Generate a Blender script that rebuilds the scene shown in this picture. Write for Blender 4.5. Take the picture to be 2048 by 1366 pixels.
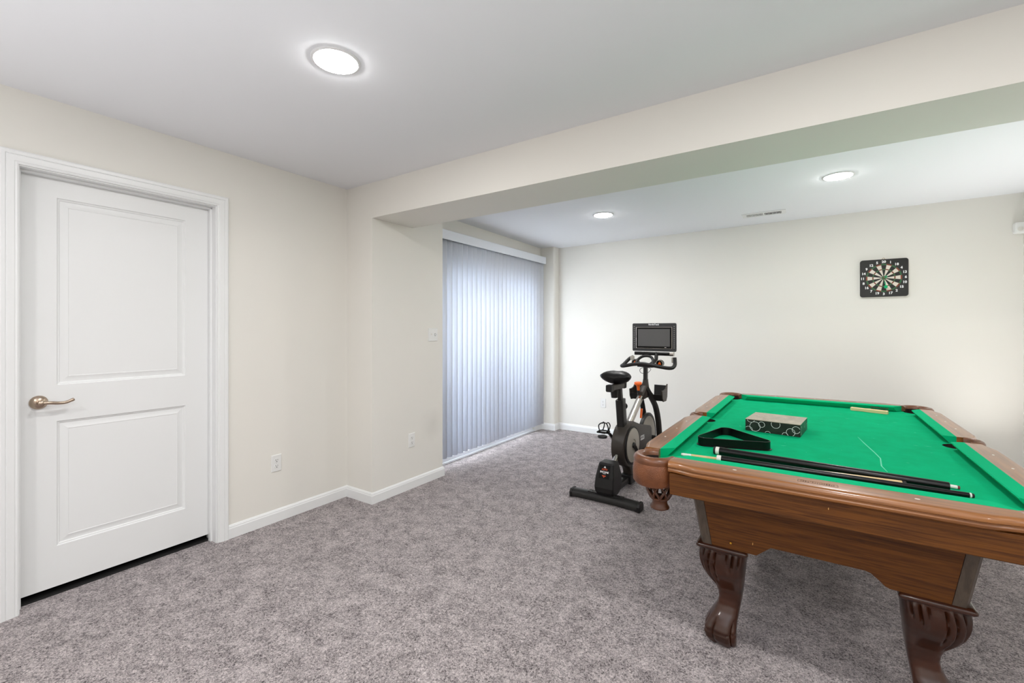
import bpy, bmesh, math, random
from mathutils import Vector, Matrix
random.seed(7)
for o in list(bpy.data.objects): bpy.data.objects.remove(o)
C = bpy.context.scene.collection
PI = math.pi

# ------------------------------------------------------------------ camera
YAW = math.atan2(586, 889)
cam = bpy.data.objects.new('camera', bpy.data.cameras.new('camera')); C.objects.link(cam)
cam.location = (0, 0, 1.325); cam.rotation_euler = (PI/2, 0, YAW)
cam.data.sensor_width = 36; cam.data.lens = 36*889/2048; cam.data.shift_y = -24/2048
cam.data.clip_start = .05
bpy.context.scene.camera = cam
# ------------------------------------------------------------------ world (overcast daylight outside)
w = bpy.data.worlds.new('world'); bpy.context.scene.world = w; w.use_nodes = True
bg = w.node_tree.nodes['Background']; bg.inputs[0].default_value = (.86, .93, 1, 1); bg.inputs[1].default_value = 12.0
LAMP_STRENGTH = 194.0
def area(name, loc, rot, sx, sy, power, col=(1, 1, 1), spread=120):
    l = bpy.data.lights.new(name, 'AREA'); l.shape = 'RECTANGLE'; l.size = sx; l.size_y = sy; l.energy = power; l.color = col; l.spread = math.radians(spread)
    o = bpy.data.objects.new(name, l); C.objects.link(o); o.location = loc; o.rotation_euler = rot; return o
area('added_fill_behind_camera', (.0, -1.2, .5), (PI, 0, 0), 4.4, 2.2, 62, (.96, .98, 1), 125)  # added unseen fill, aimed up to brighten the near ceiling
area('added_fill_far_room', (1.22, 4.0, .25), (PI, 0, 0), .36, 2.2, 11, (1, .995, .985), 110)  # added unseen fill, aimed up to brighten the far ceiling
vs = bpy.context.scene.view_settings
bpy.context.scene.display_settings.display_device = 'sRGB'
vs.view_transform = 'Standard'; vs.look = 'None'; vs.exposure = 0.0; vs.gamma = 1; vs.use_curve_mapping = False

# ------------------------------------------------------------------ helpers
def srgb(r, g, b):
    f = lambda c: (c/255/12.92) if c/255 <= .04045 else ((c/255+.055)/1.055)**2.4
    return (f(r), f(g), f(b), 1)
def mat(name, col, rough=.5, metal=0, spec=.5, coat=0, coat_r=.1, bump=None, trans=0, vary=None, emit=None, scale_vec=None):
    """bump=(scale,strength,distance); vary=(scale,colour2,factor[,lo,hi])"""
    m = bpy.data.materials.new(name); m.use_nodes = True
    nt = m.node_tree; p = nt.nodes['Principled BSDF']
    p.inputs['Base Color'].default_value = col; p.inputs['Roughness'].default_value = rough
    p.inputs['Metallic'].default_value = metal; p.inputs['Specular IOR Level'].default_value = spec
    p.inputs['Coat Weight'].default_value = coat; p.inputs['Coat Roughness'].default_value = coat_r
    if emit: p.inputs['Emission Color'].default_value = emit[0]; p.inputs['Emission Strength'].default_value = emit[1]
    tc = nt.nodes.new('ShaderNodeTexCoord'); src = tc.outputs['Object']
    if scale_vec:
        mp = nt.nodes.new('ShaderNodeMapping'); mp.inputs['Scale'].default_value = scale_vec
        nt.links.new(src, mp.inputs['Vector']); src = mp.outputs['Vector']
    if vary:
        n = nt.nodes.new('ShaderNodeTexNoise'); n.inputs['Scale'].default_value = vary[0]; n.inputs['Detail'].default_value = 6
        nt.links.new(src, n.inputs['Vector'])
        r = nt.nodes.new('ShaderNodeMapRange'); r.inputs[1].default_value = vary[3] if len(vary) > 3 else .35
        r.inputs[2].default_value = vary[4] if len(vary) > 4 else .65; r.inputs[4].default_value = vary[2]
        nt.links.new(n.outputs['Fac'], r.inputs[0])
        x = nt.nodes.new('ShaderNodeMix'); x.data_type = 'RGBA'
        x.inputs[6].default_value = col; x.inputs[7].default_value = vary[1]
        nt.links.new(r.outputs[0], x.inputs[0]); nt.links.new(x.outputs[2], p.inputs['Base Color'])
    if bump:
        n = nt.nodes.new('ShaderNodeTexNoise'); n.inputs['Scale'].default_value = bump[0]; n.inputs['Detail'].default_value = 3
        nt.links.new(src, n.inputs['Vector'])
        b = nt.nodes.new('ShaderNodeBump'); b.inputs['Strength'].default_value = bump[1]; b.inputs['Distance'].default_value = bump[2]
        nt.links.new(n.outputs['Fac'], b.inputs['Height']); nt.links.new(b.outputs['Normal'], p.inputs['Normal'])
    return m
def finish(bm, name, m, parent=None, smooth=35, bevel=0, seg=2, recalc=True):
    if recalc: bmesh.ops.recalc_face_normals(bm, faces=bm.faces)
    me = bpy.data.meshes.new(name); bm.to_mesh(me); bm.free()
    for k in (m if isinstance(m, (list, tuple)) else [m]): me.materials.append(k)
    if smooth:
        me.polygons.foreach_set('use_smooth', [True]*len(me.polygons)); me.set_sharp_from_angle(angle=math.radians(smooth))
    o = bpy.data.objects.new(name, me); C.objects.link(o)
    if parent: o.parent = parent
    if bevel:
        b = o.modifiers.new('bevel', 'BEVEL'); b.width = bevel; b.segments = seg; b.limit_method = 'ANGLE'; b.angle_limit = math.radians(40)
    return o
def box(bm, x0, x1, y0, y1, z0, z1, mi=0):
    v = [bm.verts.new((x, y, z)) for z in (z0, z1) for y in (y0, y1) for x in (x0, x1)]
    for f in ((0,2,3,1),(4,5,7,6),(0,1,5,4),(2,6,7,3),(0,4,6,2),(1,3,7,5)):
        bm.faces.new([v[i] for i in f]).material_index = mi
    return v
def loft(bm, rings, closed=True, cap=True, mi=0):
    R = [[bm.verts.new(p) for p in r] for r in rings]; n = len(R[0])
    for a, b in zip(R, R[1:]):
        for i in range(n if closed else n-1):
            j = (i+1) % n
            bm.faces.new((a[i], a[j], b[j], b[i])).material_index = mi
    if cap and closed:
        bm.faces.new(R[0][::-1]).material_index = mi; bm.faces.new(R[-1]).material_index = mi
    return R
def tube(bm, pts, r, seg=12, cap=True, sq=None, loop=False, mi=0):
    """tube along pts; r number or list; sq=(w,h) for a rounded rectangle of half sizes"""
    P = [Vector(p) for p in pts]; n = len(P); rs = r if isinstance(r, (list, tuple)) else [r]*n
    T = []
    for i in range(n):
        a = P[i-1] if (i or loop) else P[0]; b = P[(i+1) % n] if (i < n-1 or loop) else P[-1]
        T.append((b-a).normalized())
    up = Vector((0, 0, 1)) if abs(T[0].z) < .9 else Vector((0, 1, 0))
    N = (up - T[0]*up.dot(T[0])).normalized(); rings = []
    for i in range(n):
        N = (N - T[i]*N.dot(T[i])).normalized(); B = T[i].cross(N); ring = []
        for k in range(seg):
            a = 2*PI*(k+.5)/seg; c, s = math.cos(a), math.sin(a)
            if sq:
                e = .35; cx = math.copysign(abs(c)**e, c)*sq[0]; sy = math.copysign(abs(s)**e, s)*sq[1]
                ring.append(P[i] + B*cx*rs[i] + N*sy*rs[i])
            else: ring.append(P[i] + (B*c + N*s)*rs[i])
        rings.append(ring)
    if loop: loft(bm, rings+[rings[0]], cap=False, mi=mi); bmesh.ops.remove_doubles(bm, verts=bm.verts, dist=1e-6)
    else: loft(bm, rings, cap=cap, mi=mi)
def spline(pts, n=8):
    P = [Vector(p) for p in pts]; out = []
    for i in range(len(P)-1):
        a = P[max(i-1, 0)]; b = P[i]; c = P[i+1]; d = P[min(i+2, len(P)-1)]
        for k in range(n):
            t = k/n
            out.append(.5*((2*b)+(c-a)*t+(2*a-5*b+4*c-d)*t*t+(3*b-a-3*c+d)*t**3))
    out.append(P[-1]); return out
def lathe(bm, prof, c=(0, 0, 0), seg=24, M=None, mi=0):
    """prof list of (r,z) about z axis, M a matrix"""
    rings = []
    for r, z in prof:
        ring = []
        for k in range(seg):
            a = 2*PI*k/seg; p = Vector((r*math.cos(a), r*math.sin(a), z))
            if M: p = M @ p
            ring.append(p + Vector(c))
        rings.append(ring)
    loft(bm, rings, mi=mi)
def prism(bm, poly, a0, a1, axis='z', mi=0):
    f = {'z': lambda p, a: (p[0], p[1], a), 'x': lambda p, a: (a, p[0], p[1]), 'y': lambda p, a: (p[0], a, p[1])}[axis]
    loft(bm, [[f(p, a0) for p in poly], [f(p, a1) for p in poly]], mi=mi)
def empty(name, loc=(0, 0, 0), rz=0):
    o = bpy.data.objects.new(name, None); C.objects.link(o); o.location = loc; o.rotation_euler = (0, 0, rz); o.empty_display_size = .1; return o
def tag(o, label, cat, group=None):
    o['label'] = label; o['category'] = cat
    if group: o['group'] = group
    return o
def struct(o, label=None):
    o['kind'] = 'structure'
    if label: o['label'] = label
    return o
def boxes(name, m, bl, parent=None, bevel=0, smooth=0):
    bm = bmesh.new()
    for b in bl: box(bm, *b)
    return finish(bm, name, m, parent, smooth=smooth, bevel=bevel)
def dup(root, loc=None, rz=None, label=None):
    r = root.copy(); C.objects.link(r)
    if loc is not None: r.location = loc
    if rz is not None: r.rotation_euler = (0, 0, rz)
    if label: r['label'] = label
    for ch in list(root.children):
        c = ch.copy(); C.objects.link(c); c.parent = r
        for g in list(ch.children):
            d = g.copy(); C.objects.link(d); d.parent = c
    return r
def text(bm_target, s, size, M, depth=.0008, mi=0, space=1.0, offset=0.0):
    """adds extruded text (centred) to a bmesh under matrix M; text lies in local XY"""
    cu = bpy.data.curves.new('t', 'FONT'); cu.body = s; cu.size = size; cu.align_x = 'CENTER'; cu.align_y = 'CENTER'
    cu.extrude = depth/2; cu.resolution_u = 2; cu.space_character = space; cu.offset = offset
    o = bpy.data.objects.new('t', cu); C.objects.link(o); bpy.context.view_layer.update()
    dg = bpy.context.evaluated_depsgraph_get(); me = bpy.data.meshes.new_from_object(o.evaluated_get(dg))
    me.transform(M); n0 = len(bm_target.faces); bm_target.from_mesh(me); bm_target.faces.ensure_lookup_table()
    for f in bm_target.faces[n0:]: f.material_index = mi
    bpy.data.objects.remove(o); bpy.data.curves.remove(cu); bpy.data.meshes.remove(me)
def facing(loc, normal='-y'):
    """matrix putting XY text on a vertical plane facing -y"""
    return Matrix.Translation(loc) @ Matrix.Rotation(PI/2, 4, 'X')

# ------------------------------------------------------------------ materials
M_wall = mat('wall_paint', srgb(237, 234, 227), rough=.85, spec=.2, bump=(260, .08, .001), vary=(1.6, srgb(234, 232, 226), .6))
M_wallp = M_wall.copy(); M_wallp.name = 'wall_paint_smudged'
_nt = M_wallp.node_tree; _p = _nt.nodes['Principled BSDF']; _tc = _nt.nodes.new('ShaderNodeTexCoord')
_v = _nt.nodes.new('ShaderNodeVectorMath'); _v.operation = 'DISTANCE'; _v.inputs[1].default_value = (-2.745, 2.90, .49)
_nz = _nt.nodes.new('ShaderNodeTexNoise'); _nz.inputs['Scale'].default_value = 9; _mm = _nt.nodes.new('ShaderNodeMath'); _mm.operation = 'MULTIPLY_ADD'; _mm.inputs[1].default_value = .12
_r = _nt.nodes.new('ShaderNodeMapRange'); _r.inputs[1].default_value = .06; _r.inputs[2].default_value = .22; _r.inputs[3].default_value = .16; _r.inputs[4].default_value = 0
_x = _nt.nodes.new('ShaderNodeMix'); _x.data_type = 'RGBA'; _x.inputs[7].default_value = srgb(150, 148, 140)
_old = _p.inputs['Base Color'].links[0].from_socket
for a_, b_ in ((_tc.outputs['Object'], _v.inputs[0]), (_tc.outputs['Object'], _nz.inputs['Vector']), (_nz.outputs['Fac'], _mm.inputs[0]), (_v.outputs['Value'], _mm.inputs[2]), (_mm.outputs[0], _r.inputs[0]), (_r.outputs[0], _x.inputs[0]), (_old, _x.inputs[6]), (_x.outputs[2], _p.inputs['Base Color'])): _nt.links.new(a_, b_)
M_ceil = mat('ceiling_paint', srgb(242, 243, 247), rough=.92, spec=.1, bump=(200, .06, .001))
M_trim = mat('white_trim_paint', srgb(240, 241, 241), rough=.32, spec=.4)
M_door = mat('white_door_paint', srgb(239, 240, 240), rough=.42, spec=.4, bump=(220, .05, .0006))
M_black = mat('black_void', (.004, .004, .004, 1), rough=.9, spec=0)  # black in place of the unlit depth behind door and vent
M_plast = mat('white_plastic', srgb(238, 238, 236), rough=.35)
M_slot = mat('dark_slot', (.01, .01, .01, 1), rough=.7)
M_nickel = mat('satin_nickel', srgb(186, 168, 150), rough=.27, metal=1)
M_bronze = mat('screw_metal', srgb(180, 170, 150), rough=.3, metal=1)

def carpet_mat():
    m = bpy.data.materials.new('taupe_carpet'); m.use_nodes = True; nt = m.node_tree; L = nt.links.new
    p = nt.nodes['Principled BSDF']; p.inputs['Roughness'].default_value = 1; p.inputs['Specular IOR Level'].default_value = .05
    p.inputs['Sheen Weight'].default_value = .15
    tc = nt.nodes.new('ShaderNodeTexCoord')
    def noise(s, d=3, rough=.5, dist=0):
        n = nt.nodes.new('ShaderNodeTexNoise'); n.inputs['Scale'].default_value = s; n.inputs['Detail'].default_value = d
        n.inputs['Roughness'].default_value = rough; n.inputs['Distortion'].default_value = dist
        L(tc.outputs['Object'], n.inputs['Vector']); return n.outputs['Fac']
    def mr(x, a, b, c, d):
        r = nt.nodes.new('ShaderNodeMapRange'); r.inputs[1].default_value = a; r.inputs[2].default_value = b
        r.inputs[3].default_value = c; r.inputs[4].default_value = d; L(x, r.inputs[0]); return r.outputs[0]
    def math_(op, a, b):
        n = nt.nodes.new('ShaderNodeMath'); n.operation = op
        for i, v in enumerate((a, b)):
            if hasattr(v, 'links'): L(v, n.inputs[i])
            else: n.inputs[i].default_value = v
        return n.outputs[0]
    big = mr(noise(11, 5, .7, .5), .36, .64, -.13, .13)
    mid = mr(noise(52, 3, .7, .8), .3, .7, -.16, .16)
    fine = mr(noise(140, 2, .6, 1.2), .30, .62, -.38, .30)
    t = math_('ADD', math_('ADD', math_('ADD', big, mid), fine), .5)
    cr = nt.nodes.new('ShaderNodeValToRGB'); e = cr.color_ramp.elements
    e[0].position = .08; e[0].color = srgb(66, 57, 59); e[1].position = .92; e[1].color = srgb(222, 211, 211)
    k = e.new(.5); k.color = srgb(163, 154, 154)
    L(t, cr.inputs[0]); L(cr.outputs[0], p.inputs['Base Color'])
    b = nt.nodes.new('ShaderNodeBump'); b.inputs['Strength'].default_value = .75; b.inputs['Distance'].default_value = .009
    L(math_('ADD', fine, mid), b.inputs['Height']); L(b.outputs['Normal'], p.inputs['Normal'])
    return m
M_carpet = carpet_mat()

def wood_mat(name, c1, c2, axis=0, rough=.3, coat=.5, fine=1.0):
    m = bpy.data.materials.new(name); m.use_nodes = True; nt = m.node_tree; L = nt.links.new
    p = nt.nodes['Principled BSDF']; p.inputs['Roughness'].default_value = rough; p.inputs['Coat Weight'].default_value = coat
    p.inputs['Coat Roughness'].default_value = .12
    tc = nt.nodes.new('ShaderNodeTexCoord'); mp = nt.nodes.new('ShaderNodeMapping')
    s = [40*fine]*3; s[axis] = 1.6*fine; mp.inputs['Scale'].default_value = s
    L(tc.outputs['Object'], mp.inputs['Vector'])
    n = nt.nodes.new('ShaderNodeTexNoise'); n.inputs['Scale'].default_value = 1.3; n.inputs['Detail'].default_value = 8
    n.inputs['Roughness'].default_value = .62; n.inputs['Distortion'].default_value = .7
    L(mp.outputs['Vector'], n.inputs['Vector'])
    cr = nt.nodes.new('ShaderNodeValToRGB'); e = cr.color_ramp.elements
    e[0].position = .36; e[0].color = c2; e[1].position = .6; e[1].color = c1
    L(n.outputs['Fac'], cr.inputs[0]); L(cr.outputs[0], p.inputs['Base Color'])
    b = nt.nodes.new('ShaderNodeBump'); b.inputs['Strength'].default_value = .12; b.inputs['Distance'].default_value = .0006
    L(n.outputs['Fac'], b.inputs['Height']); L(b.outputs['Normal'], p.inputs['Normal'])
    return m
W1, W2 = srgb(106, 62, 18), srgb(70, 37, 9)
M_wx = wood_mat('walnut_veneer_lengthwise', W1, W2, 0, rough=.5, coat=.0, fine=2.2)
M_wx.node_tree.nodes['Principled BSDF'].inputs['Specular IOR Level'].default_value = .35
M_wy = wood_mat('walnut_veneer_crosswise', W1, W2, 1)
M_railx = wood_mat('rail_wood_across', srgb(148, 94, 44), srgb(116, 70, 30), 0, rough=.34, coat=.5)
M_raily = wood_mat('rail_wood_along', srgb(166, 104, 56), srgb(138, 80, 38), 1, rough=.34, coat=.6)
M_post = wood_mat('grey_brown_post', srgb(84, 72, 60), srgb(66, 55, 45), 2, rough=.4, coat=.3)
M_leg = mat('dark_mahogany_lacquer', srgb(66, 32, 14), rough=.3, spec=.35, coat=.45, coat_r=.1, vary=(9, srgb(40, 19, 9), .8))
M_leather = mat('brown_moulded_leather', srgb(116, 68, 36), rough=.38, coat=.25, coat_r=.2, vary=(30, srgb(96, 54, 28), 1), bump=(90, .12, .0015))
def reptile_mat():
    m = mat('brown_textured_leather', srgb(124, 72, 38), rough=.42, coat=.15, vary=(20, srgb(98, 54, 26), 1)); nt = m.node_tree
    p = nt.nodes['Principled BSDF']; tc = nt.nodes.new('ShaderNodeTexCoord')
    v = nt.nodes.new('ShaderNodeTexVoronoi'); v.inputs['Scale'].default_value = 210
    b = nt.nodes.new('ShaderNodeBump'); b.inputs['Strength'].default_value = .6; b.inputs['Distance'].default_value = .0015; b.invert = True
    nt.links.new(tc.outputs['Object'], v.inputs['Vector']); nt.links.new(v.outputs['Distance'], b.inputs['Height'])
    nt.links.new(b.outputs['Normal'], p.inputs['Normal']); return m
M_reptile = reptile_mat()
M_basket = mat('dark_brown_basket', srgb(84, 46, 24), rough=.35, coat=.3)
M_cloth = mat('green_billiard_cloth', srgb(0, 174, 119), rough=.95, spec=.08, vary=(14, srgb(0, 163, 109), .8), bump=(900, .25, .0005))
M_cush = mat('green_cushion_cloth', srgb(0, 174, 119), rough=.92, spec=.1, bump=(900, .2, .0004))
M_chalk = mat('chalk_scratch', srgb(120, 214, 180), rough=1, spec=0)
M_pearl = mat('pearl_inlay', srgb(235, 232, 222), rough=.2)
M_hole = mat('pocket_shade', srgb(30, 16, 10), rough=.8)  # dark brown stands in for the shade inside the pockets
M_bk = mat('black_satin_plastic', srgb(24, 23, 23), rough=.45, spec=.35)
M_bk2 = mat('black_gloss_plastic', srgb(12, 12, 12), rough=.25, spec=.35)
M_bkm = mat('black_painted_steel', srgb(30, 29, 28), rough=.36, spec=.4)
M_brownbk = mat('dark_warm_grey_plastic', srgb(54, 48, 43), rough=.42, spec=.4)
M_chrome = mat('brushed_chrome', srgb(190, 184, 176), rough=.22, metal=1)
M_silver = mat('silver_disc', srgb(176, 170, 158), rough=.4, metal=.3)
M_orange = mat('orange_plastic', srgb(250, 110, 20), rough=.35)
M_screen = mat('dark_screen_glass', srgb(88, 87, 87), rough=.25)
M_bezel = mat('black_bezel', srgb(5, 5, 6), rough=.3, spec=.2)
M_vinyl = mat('black_saddle_vinyl', srgb(14, 14, 15), rough=.38, spec=.35, bump=(60, .2, .002))
M_white = mat('white_print', srgb(245, 245, 245), rough=.5)
M_wht = mat('white_ring', srgb(225, 222, 216), rough=.35)
M_maple = mat('pale_maple', srgb(226, 196, 146), rough=.3, coat=.4, vary=(12, srgb(210, 178, 126), 1))
M_cueblk = mat('black_cue_lacquer', srgb(6, 6, 6), rough=.3, spec=.3)

# ------------------------------------------------------------------ room shell
LX, PX, SX, FY = -3.05, -2.745, -2.95, 5.30
ZC = 2.44
D0, D1, DT = .467, 1.287, 2.083           # door slab extents
struct(boxes('floor', M_carpet, [(-3.175, 3.3, -2.65, 5.4, -.1, 0)]))
struct(boxes('ceiling_near', M_ceil, [(-3.2, 3.4, -2.7, 2.45, ZC, ZC+.1)]))
# far ceiling: dips slightly towards the patio corner
bm = bmesh.new(); N = 12; R = []
for i in range(N+1):
    row = []
    for j in range(N+1):
        u, v = i/N, j/N; x = -3.1+(1.6+3.1)*u; y = 2.4+(5.4-2.4)*v
        row.append((x, y, ZC-.034*v*(1-u)))
    R.append(row)
loft(bm, R, closed=False); loft(bm, [[(x, y, z+.1) for x, y, z in r] for r in R], closed=False)
struct(finish(bm, 'ceiling_far', M_ceil, smooth=60, recalc=False))
struct(boxes('wall_left', M_wall, [(-3.17, LX, -2.6, D0-.022, 0, ZC+.02), (-3.17, LX, D1+.022, 2.3, 0, ZC+.02), (-3.17, LX, D0-.022, D1+.022, DT+.024, ZC+.02)]))
struct(boxes('wall_pier', M_wallp, [(-3.17, PX, 2.235, 3.02, 0, ZC+.01)]))
struct(boxes('wall_beam', M_wall, [(PX, 3.3, 2.235, 2.648, 2.174, ZC+.01)]))
SY0, SY1, ST = 3.10, 4.985, 2.12
struct(boxes('wall_patio', M_wall, [(-3.15, SX, 3.0, SY0, 0, ZC+.02), (-3.15, SX, SY1, 5.4, 0, ZC+.02), (-3.15, SX, SY0, SY1, ST, ZC+.02)]))
bm = bmesh.new(); poly = [(-3.0, 5.4), (-3.0, 5.175)]
for k in range(7):
    a = -PI/2 + PI/2*k/6; poly.append((PX-.03+.03*math.cos(a), 5.205+.03*math.sin(a)))
poly.append((PX, 5.4)); prism(bm, poly, 0, ZC)
struct(finish(bm, 'wall_column', M_wall, smooth=40))
struct(boxes('wall_far', M_wall, [(-3.1, 1.6, FY, FY+.1, 0, ZC+.03)]))
struct(boxes('wall_right', M_wall, [(1.478, 1.56, 2.648, 5.4, 0, ZC+.03), (1.478, 3.3, 2.55, 2.645, 0, 2.18)]))
struct(boxes('wall_side', M_wall, [(3.2, 3.3, -2.7, 2.6, 0, ZC+.02)]))
struct(boxes('wall_back', M_wall, [(-3.2, 3.3, -2.7, -2.6, 0, ZC+.02)]))
# unseen black box added behind the door to keep sky light out
bm = bmesh.new(); box(bm, -4.0, -3.168, .2, 1.6, -.02, 2.4)
for f in bm.faces: f.normal_flip()
fx = [f for f in bm.faces if all(abs(v.co.x+3.168) < 1e-4 for v in f.verts)]
bmesh.ops.delete(bm, geom=fx, context='FACES')
struct(finish(bm, 'wall_light_block', M_black, smooth=0, recalc=False))
# patio slab outside
struct(boxes('patio_ground', mat('pale_concrete', srgb(225, 225, 222), rough=.9, bump=(60, .2, .002)), [(-9, -3.16, 0, 9, -.2, -.06)]))

# baseboards: profile swept along straight runs
BP = [(0, 0), (.014, 0), (.014, .062), (.011, .068), (.011, .073), (.006, .082), (0, .085)]
def baseboard(name, runs):
    """runs: list of (p0,p1,nx,ny,e0,e1): wall line, room-side normal, mitre extension at ends"""
    bm = bmesh.new()
    for (a, b, nx, ny, e0, e1) in runs:
        t = Vector((b[0]-a[0], b[1]-a[1])).normalized(); rings = []
        for q, e in ((a, -e0), (b, e1)):
            rings.append([(q[0]+nx*u+t.x*e*u/.014*.014, q[1]+ny*u+t.y*e*u/.014*.014, z) for u, z in BP])
        loft(bm, rings)
    return struct(finish(bm, name, M_trim, smooth=20))
baseboard('baseboard_left', [((LX, -2.6), (LX, .400), 1, 0, 0, 0), ((LX, 1.356), (LX, 2.235), 1, 0, 0, -1)])
baseboard('baseboard_jog', [((LX, 2.235), (PX, 2.235), 0, -1, -1, 1)])
baseboard('baseboard_pier', [((PX, 2.235), (PX, 3.02), 1, 0, 1, 1), ((PX, 3.02), (SX, 3.02), 0, 1, 1, 0)])
baseboard('baseboard_far', [((PX, FY), (1.478, FY), 0, -1, -1, -1), ((SX, 5.175), (PX, 5.175), 0, -1, 0, 1), ((PX, 5.175), (PX, FY), 1, 0, 1, -1), ((SX, 5.005), (SX, 5.175), 1, 0, 0, -1)])
baseboard('baseboard_right', [((1.478, 2.65), (1.478, FY), -1, 0, 0, -1)])

# ------------------------------------------------------------------ door
door = empty('door_1', (-3.13, D0, 0)); door['kind'] = 'structure'; door['label'] = 'white two-panel interior door with satin nickel lever'
DW = D1-D0
bm = bmesh.new()
Z0, Z1 = .04, DT
ys = [0, .604-D0, 1.159-D0, DW]; zs = [Z0, .241, .866, 1.047, 1.985, Z1]
def vy(y, z, d=0): return bm.verts.new((-d, y, z))
for i in range(3):
    for j in range(5):
        if i == 1 and j in (1, 3):
            offs = [(0, 0), (.004, .006), (.009, .0075), (.013, .012), (.017, .012), (.042, .003), (.045, .0045)]
            rings = []
            for o, d in offs:
                rings.append([(-d, ys[1]+o, zs[j]+o), (-d, ys[2]-o, zs[j]+o), (-d, ys[2]-o, zs[j+1]-o), (-d, ys[1]+o, zs[j+1]-o)])
            RR = loft(bm, rings, cap=False); bm.faces.new(RR[-1])
        else:
            bm.faces.new((vy(ys[i], zs[j]), vy(ys[i+1], zs[j]), vy(ys[i+1], zs[j+1]), vy(ys[i], zs[j+1])))
bmesh.ops.remove_doubles(bm, verts=bm.verts, dist=1e-5)
# slab body behind the skin
v = [bm.verts.new((x, y, z)) for x in (0, -.035) for y in (0, DW) for z in (Z0, Z1)]
for f in ((4,5,7,6),(0,1,5,4),(2,6,7,3),(0,4,6,2),(1,3,7,5)): bm.faces.new([v[i] for i in f])
bmesh.ops.remove_doubles(bm, verts=bm.verts, dist=1e-5)
finish(bm, 'door_slab', M_door, door, smooth=25)
# handle: rosette, hub, curved lever
bm = bmesh.new(); hy, hz = .5405-D0, .968
MX = Matrix.Rotation(PI/2, 4, 'Y')
lathe(bm, [(0, 0), (.0335, 0), (.0335, .004), (.031, .008), (.022, .015), (.014, .019), (0, .019)], (0, hy, hz), 32, MX)
rose = finish(bm, 'door_handle', M_nickel, door, smooth=40)
bm = bmesh.new()
lathe(bm, [(0, .018), (.0115, .018), (.0105, .048), (.012, .056), (.0115, .062), (.006, .0655), (0, .0655)], (0, hy, hz), 20, MX)
pts = spline([(.056, hy+.004, hz), (.057, hy+.03, hz-.001), (.054, hy+.06, hz-.006), (.053, hy+.085, hz-.006), (.055, hy+.105, hz+.002), (.052, hy+.115, hz+.006)], 6)
tube(bm, pts, [.0088-.0018*(i/(len(pts)-1))+(.001 if i > len(pts)-8 else 0) for i in range(len(pts)-1)]+[.004], 12)
finish(bm, 'lever', M_nickel, rose, smooth=50)
# jamb and stops
JB = [(-.045, .08, -.02, -.001, 0, Z1+.022), (-.045, .08, DW+.003, DW+.022, 0, Z1+.022), (-.045, .08, -.001, DW+.003, Z1+.004, Z1+.022)]
boxes('door_jamb', M_trim, JB, door)
boxes('door_stop', M_trim, [(.002, .034, -.002, .010, 0, Z1+.004), (.002, .034, DW-.008, DW+.004, 0, Z1+.004), (.002, .034, -.001, DW+.003, Z1-.008, Z1+.005)], door, bevel=.003)
boxes('gap_shade_strip', M_slot, [(-.06, .004, 0, DW, .0, .008)], door)  # dark strip put in for the shade of the door gap
# casing (mitred sweep)
CP = [(0, 0), (0, .010), (.006, .012), (.010, .010), (.014, .013), (.036, .016), (.040, .013), (.043, .017), (.056, .019), (.062, .014), (.062, 0)]
y0, y1, zt = D0-.006, D1+.009, DT+.009
bm = bmesh.new()
rings = [[(LX+t, y1+o, 0) for o, t in CP], [(LX+t, y1+o, zt+o) for o, t in CP], [(LX+t, y0-o, zt+o) for o, t in CP], [(LX+t, y0-o, 0) for o, t in CP]]
loft(bm, rings); struct(finish(bm, 'trim_1', M_trim, smooth=25))['label'] = 'moulded white casing around the door'

# ------------------------------------------------------------------ patio slider + blinds
win = empty('window_1', (SX-.02, SY0, 0)); win['kind'] = 'structure'; win['label'] = 'sliding glass patio door behind the vertical blinds'
M_vinylw = mat('white_vinyl_frame', srgb(236, 238, 242), rough=.35)
WL = SY1-SY0
boxes('window_frame', M_vinylw, [(-.16, .012, 0, WL, 0, .055), (-.16, .0, 0, WL, ST-.05, ST), (-.16, .0, 0, .05, .05, ST-.05), (-.16, .0, WL-.05, WL, .05, ST-.05), (.012, .028, 0, WL+.02, 0, .022)], win, bevel=.004)
M_glass = bpy.data.materials.new('clear_glass'); M_glass.use_nodes = True
_p = M_glass.node_tree.nodes['Principled BSDF']; _p.inputs['Transmission Weight'].default_value = 1; _p.inputs['Roughness'].default_value = 0; _p.inputs['IOR'].default_value = 1.1
for k, (a, b, x) in enumerate(((.05, WL/2+.04, -.10), (WL/2-.04, WL-.05, -.06))):
    s = boxes('sliding_panel', M_vinylw, [(x, x+.035, a, b, .055, .095), (x, x+.035, a, b, ST-.12, ST-.05), (x, x+.035, a, a+.07, .095, ST-.12), (x, x+.035, b-.07, b, .095, ST-.12)], win)
    boxes('glass_pane', M_glass, [(x+.014, x+.020, a+.065, b-.065, .09, ST-.115)], s)

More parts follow.
